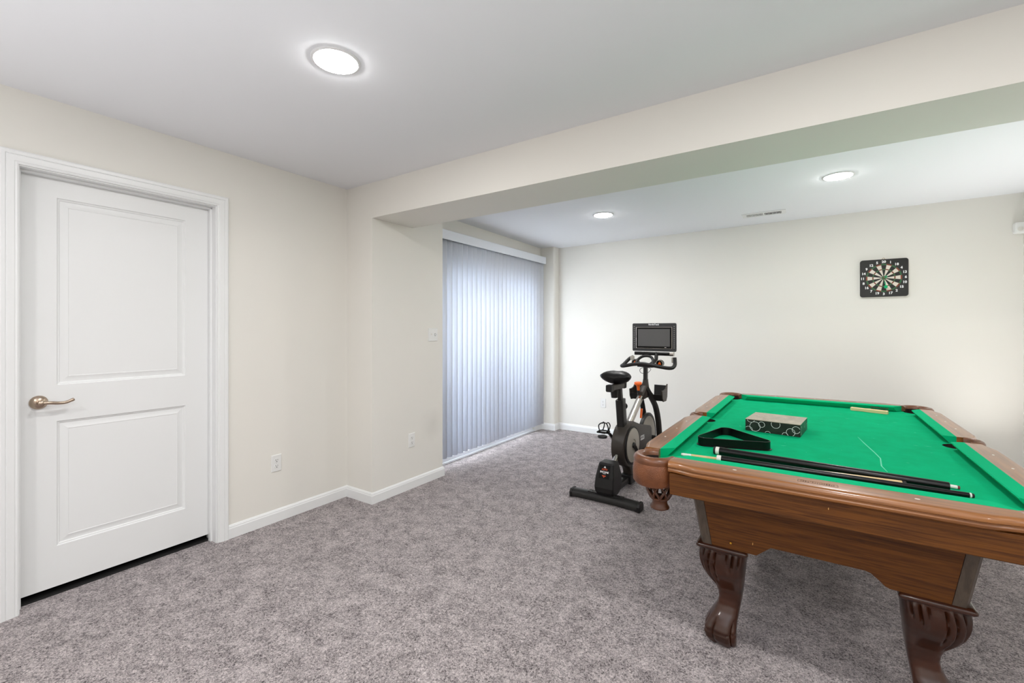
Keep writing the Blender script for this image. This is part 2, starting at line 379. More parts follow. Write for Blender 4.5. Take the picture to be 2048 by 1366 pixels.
M_vane = bpy.data.materials.new('white_pvc_vane'); M_vane.use_nodes = True; nt = M_vane.node_tree
p = nt.nodes['Principled BSDF']; p.inputs['Base Color'].default_value = srgb(240, 242, 247); p.inputs['Roughness'].default_value = .5
tr = nt.nodes.new('ShaderNodeBsdfTranslucent'); tr.inputs[0].default_value = srgb(225, 234, 248)
mx = nt.nodes.new('ShaderNodeMixShader'); mx.inputs[0].default_value = .27
nt.links.new(p.outputs[0], mx.inputs[1]); nt.links.new(tr.outputs[0], mx.inputs[2]); nt.links.new(mx.outputs[0], nt.nodes['Material Output'].inputs[0])
BX = -2.865
blinds = tag(empty('vertical_blinds', (BX, 3.03, 0)), 'closed white vertical blinds under a boxed valance over the patio door', 'blinds')
bm = bmesh.new(); Lb = 5.08-3.03
VP = [(SX+.001-BX, 2.262), (.045, 2.265), (.048, 2.262), (.048, 2.180), (.045, 2.176), (.040, 2.176), (.040, 2.255), (SX+.001-BX, 2.255)]
prism(bm, VP, -.0, Lb, axis='y'); 
bm2 = bm
v = box(bm, SX+.001-BX, .046, Lb-.003, Lb, 2.178, 2.262)
finish(bm, 'valance', mat('white_valance', srgb(226, 230, 238), rough=.4), blinds, smooth=20)
boxes('head_rail', M_plast, [(-.022, .022, .01, Lb-.02, 2.205, 2.245)], blinds)
bm = bmesh.new(); rows = []
for k in range(7):
    u = (k/6-.5)*.089; bow = .006*(1-(2*k/6-1)**2)
    rows.append([(bow, u, .098), (bow, u, 2.20)])
R1 = loft(bm, rows, closed=False, cap=False)
vane0 = finish(bm, 'vane', M_vane, blinds, smooth=60)
sm = vane0.modifiers.new('thick', 'SOLIDIFY'); sm.thickness = .0009
NV = 26; tops = []
for i in range(NV):
    o = vane0 if i == 0 else vane0.copy()
    if i: C.objects.link(o); o.parent = blinds
    yy = .045+(Lb-.10)*i/(NV-1)
    ang = math.radians(31+random.uniform(-5, 5))
    o.location = (random.uniform(-.002, .002), yy, random.uniform(-.002, .002)); o.rotation_euler = (0, 0, -ang)

# ------------------------------------------------------------------ ceiling lights, vent, sensor
M_lens = mat('glowing_lens', (1, 1, 1, 1), rough=.5, emit=((1, .985, .965, 1), LAMP_STRENGTH))
M_ring = mat('white_light_trim', srgb(235, 235, 236), rough=.4)
def ceil_light(x, y, z, label):
    t = tag(empty('recessed_light', (x, y, z)), label, 'ceiling light', 'recessed ceiling lights')
    bm = bmesh.new(); lathe(bm, [(0, 0), (.098, 0), (.098, -.0015), (.095, -.004), (.087, -.005), (.084, -.003), (0, -.003)], seg=40)
    finish(bm, 'trim_ring', M_ring, t)
    bm = bmesh.new(); lathe(bm, [(0, -.0035), (.0835, -.0028), (.083, -.0056), (.070, -.0095), (.04, -.0125), (0.001, -.013)], seg=40)
    finish(bm, 'lens', M_lens, t, smooth=60)
    return t
L1 = ceil_light(-1.627, 1.14, ZC, 'bright round recessed light in the near ceiling, above the door side')
for (x, y, z, lb) in ((-1.62, 4.05, ZC-.0138, 'round recessed light in the far ceiling, nearer the patio blinds'), (.20, 3.98, ZC-.0062, 'round recessed light in the far ceiling, above the pool table'),
                (.2, 1.14, ZC, 'recessed light in the near ceiling above the near end of the pool table'), (-1.627, -.68, ZC, 'recessed light behind the camera on the door side'), (.2, -.68, ZC, 'recessed light behind the camera at mid room'),
                (2.0, 1.14, ZC, 'recessed light to the right of the pool table, out of view'), (2.0, -.68, ZC, 'recessed light behind the camera on the right')):
    dup(L1, (x, y, z), label=lb)

vent = tag(empty('ceiling_vent', (-.329, 4.855, ZC-.0120)), 'white slotted air vent in the far ceiling', 'vent')
bm = bmesh.new()
for b in ((-.18, .18, -.075, -.05, -.006, 0), (-.18, .18, .05, .075, -.006, 0), (-.18, -.145, -.05, .05, -.006, 0), (.145, .18, -.05, .05, -.006, 0), (-.008, .008, -.05, .05, -.006, 0)): box(bm, *b)
finish(bm, 'vent_frame', M_ring, vent, smooth=0)
boxes('vent_shade_sheet', M_black, [(-.145, .145, -.05, .05, -.0015, 0)], vent)  # flat black sheet stands in for the shade behind the slats
bm = bmesh.new()
prism(bm, [(-.004, -.001), (-.0005, -.001), (.0025, -.0055), (-.001, -.0055)], -.05, .05, axis='y')
sl = finish(bm, 'louvre_slat', M_ring, vent, smooth=0)
first = True
for sgn in (-1, 1):
    for k in range(12):
        o = sl if first else sl.copy()
        if not first: C.objects.link(o); o.parent = vent
        first = False
        o.location = (sgn*(.016+k*.0112), 0, 0); o.rotation_euler = (0, 0, 0 if sgn > 0 else PI)

sensor = tag(empty('motion_sensor', (1.453, 5.27, 2.147)), 'white motion sensor in the far right corner below the ceiling', 'sensor')
bm = bmesh.new(); box(bm, -.035, .045, -.03, .029, -.045, .045); finish(bm, 'sensor_case', M_plast, sensor, smooth=30, bevel=.012, seg=4)
bm = bmesh.new(); lathe(bm, [(0, 0), (.018, 0), (.016, .004), (.008, .007), (0, .008)], (-.003, -.030, -.010), 20, Matrix.Rotation(PI/2, 4, 'X')); finish(bm, 'sensor_lens', M_wht, sensor)

# ------------------------------------------------------------------ outlets and switch
def plate(loc, rz, label, kind='outlet', wdt=.070):
    t = tag(empty('wall_outlet' if kind == 'outlet' else 'light_switch', loc, rz), label, 'outlet' if kind == 'outlet' else 'switch', 'white duplex outlets' if kind == 'outlet' else None)
    h = .0575; w2 = wdt/2; bm = bmesh.new()
    rings = [[(-w2, 0, -h), (w2, 0, -h), (w2, 0, h), (-w2, 0, h)], [(-w2, -.003, -h), (w2, -.003, -h), (w2, -.003, h), (-w2, -.003, h)], [(-w2+.003, -.006, -h+.003), (w2-.003, -.006, -h+.003), (w2-.003, -.006, h-.003), (-w2+.003, -.006, h-.003)]]
    loft(bm, rings); finish(bm, 'cover_plate', M_plast, t, smooth=0)
    if kind == 'outlet':
        for z in (-.0195, .0195):
            bm = bmesh.new(); poly = []
            for k in range(24):
                a = 2*PI*k/24; poly.append((.0165*math.cos(a), max(-.0135, min(.0135, .0165*math.sin(a)))))
            prism(bm, poly, 0, -.0085, axis='y')
            s = finish(bm, 'socket', M_plast, t, smooth=30); s.location = (0, 0, z)
            bm = bmesh.new()
            box(bm, -.0072, -.0052, -.0090, -.0084, -.001, .008); box(bm, .0052, .0072, -.0090, -.0084, 0, .007)
            prism(bm, [(.003*math.cos(2*PI*k/10), -.0075+.003*math.sin(2*PI*k/10)) for k in range(10)], -.0084, -.0090, axis='y')
            finish(bm, 'socket_slot', M_slot, s, smooth=0)
        bm = bmesh.new(); lathe(bm, [(0, 0), (.003, 0), (.002, .0012), (0, .0012)], (0, -.006, 0), 12, Matrix.Rotation(PI/2, 4, 'X')); finish(bm, 'screw', M_wht, t)
    else:
        # blank hole side + toggle side
        bm = bmesh.new(); prism(bm, [(-.023+.009*math.cos(2*PI*k/16), .004+.009*math.sin(2*PI*k/16)) for k in range(16)], -.006, -.0068, axis='y'); finish(bm, 'dimmer_knob', M_wht, t)
        bm = bmesh.new(); box(bm, .018, .028, -.0066, -.0058, -.012, .012); finish(bm, 'toggle_slot', M_slot, t, smooth=0)
        bm = bmesh.new(); prism(bm, [(-.006, -.010), (-.006, .006), (-.022, .014), (-.022, .006)], .0195, .0265, axis='x'); finish(bm, 'toggle', M_plast, t, smooth=0)
    return t
plate((LX, 1.667, .403), PI/2, 'white duplex outlet on the left wall beside the door')
plate((PX, 2.638, .402), PI/2, 'white duplex outlet on the short wall left of the patio blinds')
plate((-2.119, FY, .40), 0, 'white duplex outlet on the far wall behind the exercise bike')
plate((PX, 2.893, 1.279), PI/2, 'white two-gang switch plate beside the patio blinds', 'switch', .116)

# ------------------------------------------------------------------ dartboard
DB = (.602, FY, 1.797)
db = tag(empty('dartboard', DB), 'square black dartboard with white numbers hanging on the far wall', 'dartboard')
def rrect(w, h, r, n=6):
    out = []
    for cx, cy, a0 in ((w-r, h-r, 0), (-w+r, h-r, 90), (-w+r, -h+r, 180), (w-r, -h+r, 270)):
        for k in range(n+1):
            a = math.radians(a0+90*k/n); out.append((cx+r*math.cos(a), cy+r*math.sin(a)))
    return out
bm = bmesh.new(); loft(bm, [[(x, 0, z) for x, z in rrect(.168, .168, .02)], [(x, -.020, z) for x, z in rrect(.170, .170, .022)]]); finish(bm, 'board_back', M_wht, db)
bm = bmesh.new()
loft(bm, [[(x, -.0195, z) for x, z in rrect(.172, .172, .022)], [(x, -.026, z) for x, z in rrect(.172, .172, .022)], [(x, -.031, z) for x, z in rrect(.168, .168, .020)]])
finish(bm, 'board_face', mat('black_board', srgb(34, 33, 32), rough=.3), db)
M_dbl = mat('board_black', srgb(26, 28, 27), rough=.5); M_dwh = mat('board_cream', srgb(228, 218, 206), rough=.5)
M_drd = mat('board_red', srgb(134, 50, 34), rough=.5); M_dgr = mat('board_green', srgb(36, 104, 62), rough=.5)
order = [20, 1, 18, 4, 13, 6, 10, 15, 2, 17, 3, 19, 7, 16, 8, 11, 14, 9, 12, 5]
bm = bmesh.new(); rad = [.016, .074, .082, .118, .128]
for i in range(20):
    for j in range(4):
        odd = i % 2
        mi = ({0: 0, 1: 1}[odd] if j in (0, 2) else {0: 3, 1: 2}[odd])
        a0 = PI/2-(i-.5)*PI/10; a1 = PI/2-(i+.5)*PI/10; q = []
        for r, a in ((rad[j], a0), (rad[j+1], a0), (rad[j+1], (a0+a1)/2), (rad[j+1], a1), (rad[j], a1), (rad[j], (a0+a1)/2)):
            q.append(bm.verts.new((r*math.cos(a), -.0312, r*math.sin(a))))
        bm.faces.new(q).material_index = mi
for r0, r1, mi in ((.007, .016, 3), (0, .007, 2)):
    for k in range(20):
        a0, a1 = 2*PI*k/20, 2*PI*(k+1)/20
        pts = [(r0, a0), (r1, a0), (r1, a1)] + ([(r0, a1)] if r0 else [])
        bm.faces.new([bm.verts.new((r*math.cos(a), -.0312, r*math.sin(a))) for r, a in pts]).material_index = mi
finish(bm, 'scoring_segments', [M_dbl, M_dwh, M_drd, M_dgr], db, smooth=0)
bm = bmesh.new()
for r in rad: tube(bm, [(r*math.cos(2*PI*k/48), -.0316, r*math.sin(2*PI*k/48)) for k in range(48)], .0006, 4, loop=True)
for i in range(20):
    a = PI/2-(i-.5)*PI/10; tube(bm, [(rad[0]*math.cos(a), -.0316, rad[0]*math.sin(a)), (rad[4]*math.cos(a), -.0316, rad[4]*math.sin(a))], .0005, 4)
finish(bm, 'wire_spider', mat('dull_wire', srgb(120, 120, 90), rough=.4, metal=.6), db)
for i, n in enumerate(order):
    a = PI/2-i*PI/10; r = .147; bm = bmesh.new()
    text(bm, str(n), .030, Matrix.Translation((r*math.cos(a)*1.04, -.0314, r*math.sin(a))) @ Matrix.Rotation(PI/2, 4, 'X'), .0006, offset=.0012)
    finish(bm, 'numeral', M_white, db, smooth=0)
bm = bmesh.new(); tube(bm, [(-.012, -.012, .170), (-.006, -.012, .182), (0, -.012, .186), (.006, -.012, .182), (.012, -.012, .170)], .0016, 6); finish(bm, 'hanging_hook', mat('brass', srgb(170, 140, 80), rough=.35, metal=1), db)
# darts
M_dart = mat('bright_green_dart', srgb(0, 190, 125), rough=.4)
def dart(loc, d, label):
    t = tag(empty('dart', loc), label, 'dart', 'green darts in the dartboard')
    d = Vector(d).normalized(); q = Vector((0, 0, 1)).rotation_difference(d).to_matrix().to_4x4()
    bm = bmesh.new(); lathe(bm, [(0, 0), (.0008, 0), (.001, .020), (.0028, .023), (.0034, .03), (.0034, .048), (.0024, .052), (.0018, .06), (.0018, .085), (0, .085)], (0, 0, 0), 10, q); finish(bm, 'barrel', M_dart, t)
    bm = bmesh.new()
    for k in range(2):
        R_ = q @ Matrix.Rotation(k*PI/2+.6, 4, 'Z')
        loft(bm, [[R_ @ Vector((s*a, e, b)) for a, b in ((0, .062), (.010, .070), (.0125, .082), (.0125, .096), (.006, .100), (0, .100)) for s in (1,)] + [R_ @ Vector((-a, e, b)) for a, b in ((.006, .100), (.0125, .096), (.0125, .082), (.010, .070))] for e in (-.0004, .0004)])
    finish(bm, 'flight', M_dart, t, smooth=0)
    return t
dart((DB[0]+.000, FY-.031, DB[2]+.001), (.10, -1, .03), 'green dart stuck in the bullseye pointing outward')
dart((DB[0]+.004, FY-.031, DB[2]-.018), (.06, -.55, -.75), 'green dart drooping below the bullseye over the 17')

# ------------------------------------------------------------------ pool table
TX, TY = .05, 3.01
table = tag(empty('pool_table', (TX, TY, 0), math.radians(-.7)), 'walnut pool table with green cloth, leather pockets and carved claw-foot legs', 'pool table')
ZR, ZB = .79, .753
NX_, NY_ = .53, 1.02          # cushion noses
BX_, BY_ = .58, 1.085         # cloth/wood borders
# cloth bed with pocket notches
def arc(cx, cy, r, a0, a1, n=8): return [(cx+r*math.cos(math.radians(a0+(a1-a0)*k/n)), cy+r*math.sin(math.radians(a0+(a1-a0)*k/n))) for k in range(n+1)]
cxx, cyy, cr_ = .565, 1.07, .058
def notch(sx, sy):
    c = (sx*cxx, sy*cyy); base = math.degrees(math.atan2(-sy, -sx))
    return c, base
seq = []
for sx, sy in ((1, -1), (1, 0), (1, 1), (-1, 1), (-1, 0), (-1, -1)):
    if sy == 0:
        a = arc(sx*.585, 0, .052, 180+90 if sx > 0 else 90, 90 if sx > 0 else -90, 10)
        if sx > 0: a = [(x, y) for x, y in arc(.578, 0, .062, 270, 90, 10)]
        else: a = [(x, y) for x, y in arc(-.578, 0, .062, 90, -90, 10)]
    else:
        c, base = notch(sx, sy)
        a = arc(c[0], c[1], cr_, base+100, base-100, 12)
    seq += a
bm = bmesh.new()
top = [bm.verts.new((x, y, ZB)) for x, y in seq]; bot = [bm.verts.new((x, y, ZB-.025)) for x, y in seq]
bm.faces.new(top); bm.faces.new(bot[::-1])
for i in range(len(seq)):
    j = (i+1) % len(seq); bm.faces.new((top[i], bot[i], bot[j], top[j])).material_index = 1  # notch walls coloured dark as the shade of the pocket hole
bmesh.ops.triangulate(bm, faces=[f for f in bm.faces if len(f.verts) > 4])
bed = finish(bm, 'playing_bed', [M_cloth, M_hole], table, smooth=0)
# chalk scratches on the cloth
bm = bmesh.new()
def streak(pts, wd):
    P = [Vector((x, y, 0)) for x, y in pts]; rows = []
    for i in range(len(P)):
        t = (P[min(i+1, len(P)-1)]-P[max(i-1, 0)]).normalized(); n = Vector((-t.y, t.x, 0)); k = wd*(1 if 0 < i < len(P)-1 else .3)
        rows.append([tuple((P[i]+n*k)+Vector((0, 0, ZB+.0003))), tuple((P[i]-n*k)+Vector((0, 0, ZB+.0003)))])
    loft(bm, rows, closed=False, cap=False)
streak([(.185, -.02), (.20, -.16), (.225, -.36), (.235, -.46), (.225, -.60), (.235, -.69)], .0022)
for k in range(46):
    x, y = random.uniform(-.45, .48), random.uniform(-.85, .9); a = random.gauss(0, .5); l = random.uniform(.004, .03)
    streak([(x, y), (x+l*.5*math.cos(a), y+l*.5*math.sin(a)), (x+l*math.cos(a), y+l*math.sin(a))], random.uniform(.0006, .0013))
finish(bm, 'chalk_marks', M_chalk, bed, smooth=0, recalc=False)['kind'] = 'stuff'

def rail(L, outw, wm, sights, nose_in, bow=.02, taper=.10, ends=(1, 1)):
    """rail along local x from -L/2..L/2, wood grows to -y (outward), cushion to +y"""
    bm = bmesh.new(); rings = []
    st = [0, .02, .05, .08, .11, .13, .16]; S = sorted(set([s for s in st]+[L-s for s in st]))
    for s in S:
        def sm(t): t = max(0, min(1, t)); return t*t*(3-2*t)
        k = 1
        if ends[0]: k = min(k, sm((s-.01)/taper))
        if ends[1]: k = min(k, sm((L-s-.01)/taper))
        w_ = outw-bow*(1-k)
        prof = [(0, ZR), (-(w_-.016), ZR), (-(w_-.009), ZR-.002), (-(w_-.003), ZR-.007), (-w_, ZR-.015), (-(w_), ZR-.021), (-(w_-.004), ZR-.024), (-(w_-.004), ZR-.028), (-(w_-.001), ZR-.032), (-(w_-.002), ZR-.039), (-(w_-.010), ZR-.046), (-(w_-.014), ZR-.047), (0, ZR-.047)]
        rings.append([(s-L/2, y, z) for y, z in prof])
    loft(bm, rings); r = finish(bm, 'rail', wm, table, smooth=30)
    # cushion
    bm = bmesh.new(); i0, i1 = nose_in; h = L/2
    d = NOSE
    prof = [(0, ZR+.0005, 0), (d-.004, ZR-.001, .93), (d, ZR-.004, 1), (d-.003, ZR-.009, .97), (d-.026, ZB+.001, .6), (0, ZB+.001, 0)]
    rings = [[(-h+i0*k, y, z) for y, z, k in prof], [(h-i1*k, y, z) for y, z, k in prof]]
    loft(bm, rings); finish(bm, 'cushion', M_cush, r, smooth=30)
    for s in sights:
        bm = bmesh.new(); pr = [(s+.007*math.cos(2*PI*k/12), -outw*.47+.004*math.sin(2*PI*k/12)) for k in range(12)] if wm is M_railx else [(s+.005*math.cos(2*PI*k/12), -outw*.47+.005*math.sin(2*PI*k/12)) for k in range(12)]
        prism(bm, pr, ZR-.001, ZR+.0006); finish(bm, 'diamond_sight', M_pearl, r, smooth=0)
    return r
OW = .093
NOSE = BY_-NY_
r = rail(1.0, .10, M_railx, (-.26, .26), (.05, .05)); r.location = (0, -BY_, 0)
# printed maker's stamp on the near rail
bm = bmesh.new(); zz0, zz1 = ZR+.0001, ZR+.0005; sx0, sx1, sy0, sy1 = -.058, .058, -.062, -.036
for b in ((sx0, sx1, sy0, sy0+.001), (sx0, sx1, sy1-.001, sy1), (sx0, sx0+.001, sy0, sy1), (sx1-.001, sx1, sy0, sy1)): box(bm, b[0], b[1], b[2], b[3], zz0, zz1)
x = sx0+.008
while x < sx1-.008:
    l = random.uniform(.003, .006)
    for yy in (-.044, -.0495, -.055): 
        if random.random() < .8: box(bm, x, x+l, yy, yy+.0025*random.uniform(.4, 1), zz0, zz1)
    x += l+.0025
st_ = finish(bm, 'ink_stamp', mat('faded_ink', srgb(58, 40, 26), rough=.8), r, smooth=0); st_.location = (.0, 0, 0)
r = rail(1.0, .10, M_railx, (-.26, 0, .26), (.05, .05)); r.location = (0, BY_, 0); r.rotation_euler = (0, 0, PI)
NOSE = BX_-NX_
LL = .918
for sgn_y in (-1, 1):
    yc = sgn_y*(.067+LL/2)
    # right rails: local x along +y, outward -> +x : rotate +90
    r = rail(LL, OW, M_railx, (-.215, .01, .235), ((.055, .012) if sgn_y < 0 else (.012, .055))); r.location = (BX_, yc, 0); r.rotation_euler = (0, 0, PI/2)
    r = rail(LL, OW, M_railx, (-.235, -.01, .215), ((.012, .055) if sgn_y < 0 else (.055, .012))); r.location = (-BX_, yc, 0); r.rotation_euler = (0, 0, -PI/2)
# aprons
def apron(L, y, rz, loc):
    bm = bmesh.new(); prism(bm, [(-.008, ZR-.046), (-.003, .662), (0, .658), (.018, .658), (.018, ZR-.046)], -L/2, L/2, axis='x')
    o = finish(bm, 'apron', M_wx, table, smooth=0, bevel=.0015); o.location = loc; o.rotation_euler = (0, 0, rz); return o
AY, AX = BY_+.078, BX_+.072
apron(.985, 0, 0, (0, -AY, 0)); apron(.985, 0, PI, (0, AY, 0)); apron(1.97, 0, PI/2, (AX, 0, 0)); apron(1.97, 0, -PI/2, (-AX, 0, 0))
# slate support under the bed
boxes('slate_frame', M_hole, [(-.60, .60, -1.10, 1.10, .668, .70), (-.50, .50, -1.0, 1.0, .70, .727)], table)

# corner pockets (built for the near-left corner: outward is -x,-y)
def pocket(loc, rz, side=False):
    R_, rt = (.073, .0185) if not side else (.062, .012)
    a0, a1 = (math.radians(x) for x in ((95, 355) if not side else (100, 260)))
    n = 28; bm = bmesh.new(); rings = []
    for k in range(n+1):
        a = a0+(a1-a0)*k/n; c, s = math.cos(a), math.sin(a)
        prof = [(-rt, -.034), (-rt, -.008), (-rt*.7, -.001), (-rt*.1, .003), (rt*.55, 0), (rt*1.0, -.008), (rt*1.15, -.018), (rt*.95, -.034)]
        rings.append([((R_+u)*c, (R_+u)*s, v) for u, v in prof])
    loft(bm, rings); P = finish(bm, 'corner_pocket' if not side else 'side_pocket', M_leather, table, smooth=45); P.location = loc; P.rotation_euler = (0, 0, rz)
    # skirt
    bm = bmesh.new(); rings = []; 
    for k in range(n+1):
        a = a0+(a1-a0)*k/n; c, s = math.cos(a), math.sin(a); t = k/n
        zb = -.122+.03*(abs(2*t-1)**6) if not side else -.115
        ro = R_+rt*.9; flare = .004
        prof = [(ro-.006, -.030), (ro+.002, -.030), (ro+.004, -.036), (ro+flare+.004, -.07), (ro+flare+.002, zb+.012), (ro-.004, zb), (ro-.010, zb), (ro-.006, -.07)]
        rings.append([(u*c, u*s, v) for u, v in prof])
    loft(bm, rings); finish(bm, 'pocket_skirt', M_reptile, P, smooth=40)
    # liner (dark cup wall below the ring)
    bm = bmesh.new(); rings = []
    m_ = 24
    for k in range(m_+1):
        a = a0+(a1-a0)*k/m_; c, s = math.cos(a), math.sin(a); rr = R_-rt
        rings.append([(rr*c, rr*s, -.02), (rr*c, rr*s, -.13), ((rr-.003)*c, (rr-.003)*s, -.13), ((rr-.003)*c, (rr-.003)*s, -.02)])
    loft(bm, rings); finish(bm, 'pocket_liner', M_hole, P, smooth=45)
    # openwork basket
    bm = bmesh.new(); bx, by = (.012, .012) if not side else (.0, 0)
    rb = lambda t: .060-.026*t**2.2
    zt_, zb_ = -.118, -.188
    for k in range(9):
        for sg in (-1, 1):
            pts = []
            for j in range(9):
                t = j/8; a = 2*PI*k/9+sg*t*.75+.1; q = rb(t); pts.append((bx+q*math.cos(a), by+q*math.sin(a), zt_+(zb_-zt_)*t))
            tube(bm, pts, [.0042, .0040, .0040, .0042, .0050, .0052, .0055, .006, .0065], 6)
    for z_, q in ((zt_, .060), (zb_, .036)):
        tube(bm, [(bx+q*math.cos(2*PI*k/28), by+q*math.sin(2*PI*k/28), z_) for k in range(28)], .005, 6, loop=True)
    finish(bm, 'pocket_basket', M_basket, P, smooth=50)
    bm = bmesh.new(); lathe(bm, [(.030, zb_+.002), (.034, zb_-.004), (.031, zb_-.014), (.032, zb_-.026), (.040, zb_-.038), (.039, zb_-.043), (.030, zb_-.048), (.028, zb_-.046), (.027, zb_-.01)], (bx, by, 0), 28)
    finish(bm, 'pocket_cup', M_basket, P, smooth=50)
    return P
CX_, CY_ = .572, 1.078
pocket((-CX_, -CY_, ZR), 0); pocket((CX_, -CY_, ZR), PI/2); pocket((CX_, CY_, ZR), PI); pocket((-CX_, CY_, ZR), -PI/2)
pocket((BX_+.012, 0, ZR), PI, True); pocket((-BX_-.012, 0, ZR), 0, True)

# cabinet body: tapered box of four boards and four corner posts
ztop, zbot = .668, .432
HX0, HX1 = .428, .400; HY0, HY1 = 1.075, 1.015
def board(name, m, face_poly, yt, yb, th=.02):
    """board standing facing -y ; face_poly in (x,z); slant from yt at ztop to yb at zbot"""
    bm = bmesh.new(); f = lambda z: yt+(yb-yt)*(ztop-z)/(ztop-zbot)
    loft(bm, [[(x, f(z), z) for x, z in face_poly], [(x, f(z)+th, z) for x, z in face_poly]])
    return finish(bm, name, m, table, smooth=0)
def front_poly(w0, w1, n1, n2):
    return [(-w0, ztop), (-w1, zbot), (-n1-.0, zbot), (-n2, zbot+.048), (n2-.01, zbot+.048), (n2+.005, zbot+.044), (n2+.028, zbot+.024), (n1-.005, zbot+.006), (n1+.008, zbot), (w1, zbot), (w0, ztop)]
fp = front_poly(HX0-.040, HX1-.040, .198, .148)
b1 = board('end_board', M_wx, fp, -HY0, -HY1)
b2 = board('end_board', M_wx, fp, -HY0, -HY1); b2.rotation_euler = (0, 0, PI)
lp = front_poly(HY0-.04, HY1-.04, .72, .66)
for rz in (PI/2, -PI/2):
    b = board('side_board', M_wx, lp, -HX0, -HX1); b.rotation_euler = (0, 0, rz)
for sx in (-1, 1):
    for sy in (-1, 1):
        bm = bmesh.new(); T = lambda z: (ztop-z)/(ztop-zbot); rings = []
        for z in (zbot, ztop):
            ax = HX0+(HX1-HX0)*T(z)+.001; ay = HY0+(HY1-HY0)*T(z)+.002; c = .040
            rings.append([(sx*(ax-c), sy*ay, z), (sx*(ax-.008), sy*ay, z), (sx*ax, sy*(ay-.008), z), (sx*ax, sy*(ay-c), z), (sx*(ax-c), sy*(ay-c), z)])
        loft(bm, rings); finish(bm, 'corner_post', M_post, table, smooth=0)
bm = bmesh.new(); lathe(bm, [(0, 0), (.005, 0), (.004, .002), (0, .002)], (-.288, -HY1-.013, .462), 12, Matrix.Rotation(PI/2, 4, 'X')); finish(bm, 'brass_screw', mat('brass_screw', srgb(230, 180, 70), rough=.25, metal=1), table)

bm = bmesh.new()
for (x, y, z, l) in ((-.205, -HY0-.0195+.018, .495, .011), (.03, -AY-.0085, .716, .009)):
    prism(bm, [(x, z), (x+.0016, z+l*.4), (x+.0008, z+l), (x-.001, z+l*.5)], y-.0006, y+.002, axis='y')
finish(bm, 'wood_nick', mat('bare_wood_nick', srgb(214, 164, 92), rough=.7), table, smooth=0)
# carved leg (built for the +u,+v outward quadrant)
def leg_mesh():
    st = [  # z, centre offset outward, half width
        (.410, .000, .086), (.395, .001, .088), (.375, .003, .0885), (.355, .004, .087), (.335, .003, .084), (.31, .000, .079), (.285, -.005, .071), (.26, -.012, .062),
        (.235, -.018, .053), (.21, -.021, .047), (.185, -.021, .0435), (.16, -.017, .0435), (.135, -.009, .047), (.112, .000, .053), (.092, .007, .0585), (.070, .013, .0635), (.048, .0145, .0650), (.028, .012, .0625), (.012, .007, .057), (.0, .003, .050)]
    st2 = []
    for a, b in zip(st, st[1:]):
        for k in range(4): st2.append(tuple(a[i]+(b[i]-a[i])*k/4 for i in range(3)))
    st2.append(st[-1])
    bm = bmesh.new(); n = 160; rings = []
    for z, c, h in st2:
        ring = []
        for k in range(n):
            a = 2*PI*k/n; ca, sa = math.cos(a), math.sin(a); e = .52 if z > .16 else .62
            x = math.copysign(abs(ca)**e, ca); y = math.copysign(abs(sa)**e, sa)
            # face coordinate: distance along the face from outer edge
            if abs(ca) > abs(sa): w = y; face = ca > 0
            else: w = x; face = sa > 0
            d = 0
            if face and z > .21:
                # leaf flutes: longer near the outer edge
                low = .315-.068*(w+.3)
                low = min(.37, max(.215, low))
                fade = max(0, min(1, (z-low)/.02))*max(0, min(1, (.407-z)/.01))
                ph = (w-1.6*(.40-z)*(.5+.5*w))*3.9*PI
                edge = max(0, min(1, (.92-abs(w))/.12))
                d = (-.0135*(1-abs(math.sin(ph/1.0)))**1.15+.003)*fade*edge
            if z < .118:
                # paw toes
                tz = max(0, min(1, (.118-z)/.03))
                ang = (a-PI/4); toe = abs(math.cos(ang*3.0))**.55
                d -= .015*(1-toe)*tz
                if abs(z-.060) < .004 and (ca > -.4 or sa > -.4): d -= .003
            x_ = x*(h+d); y_ = y*(h+d)
            ring.append((c+x_, c+y_, z))
        rings.append(ring)
    loft(bm, rings); return bm
def cap_mesh():
    bm = bmesh.new(); rings = []
    for z, h in ((.408, .085), (.411, .093), (.416, .0975), (.422, .098), (.427, .095), (.431, .090), (.4325, .088)):
        rings.append([(x, y, z) for x, y in rrect(h, h, .012, 4)])
    loft(bm, rings); return bm
lm = None
for sx, sy, rz in ((-1, -1, PI), (1, -1, -PI/2), (1, 1, 0), (-1, 1, PI/2)):
    if lm is None:
        lg = finish(leg_mesh(), 'leg', M_leg, table, smooth=60); lm = lg.data
        cp = finish(cap_mesh(), 'leg_cap', M_leg, lg, smooth=50); cm = cp.data
    else:
        lg = bpy.data.objects.new('leg', lm); C.objects.link(lg); lg.parent = table
        cp = bpy.data.objects.new('leg_cap', cm); C.objects.link(cp); cp.parent = lg
    lg.location = (sx*.326, sy*.925, 0); lg.rotation_euler = (0, 0, rz)

# ------------------------------------------------------------------ things on the table
def onbed(x, y): return (x, y, ZB)
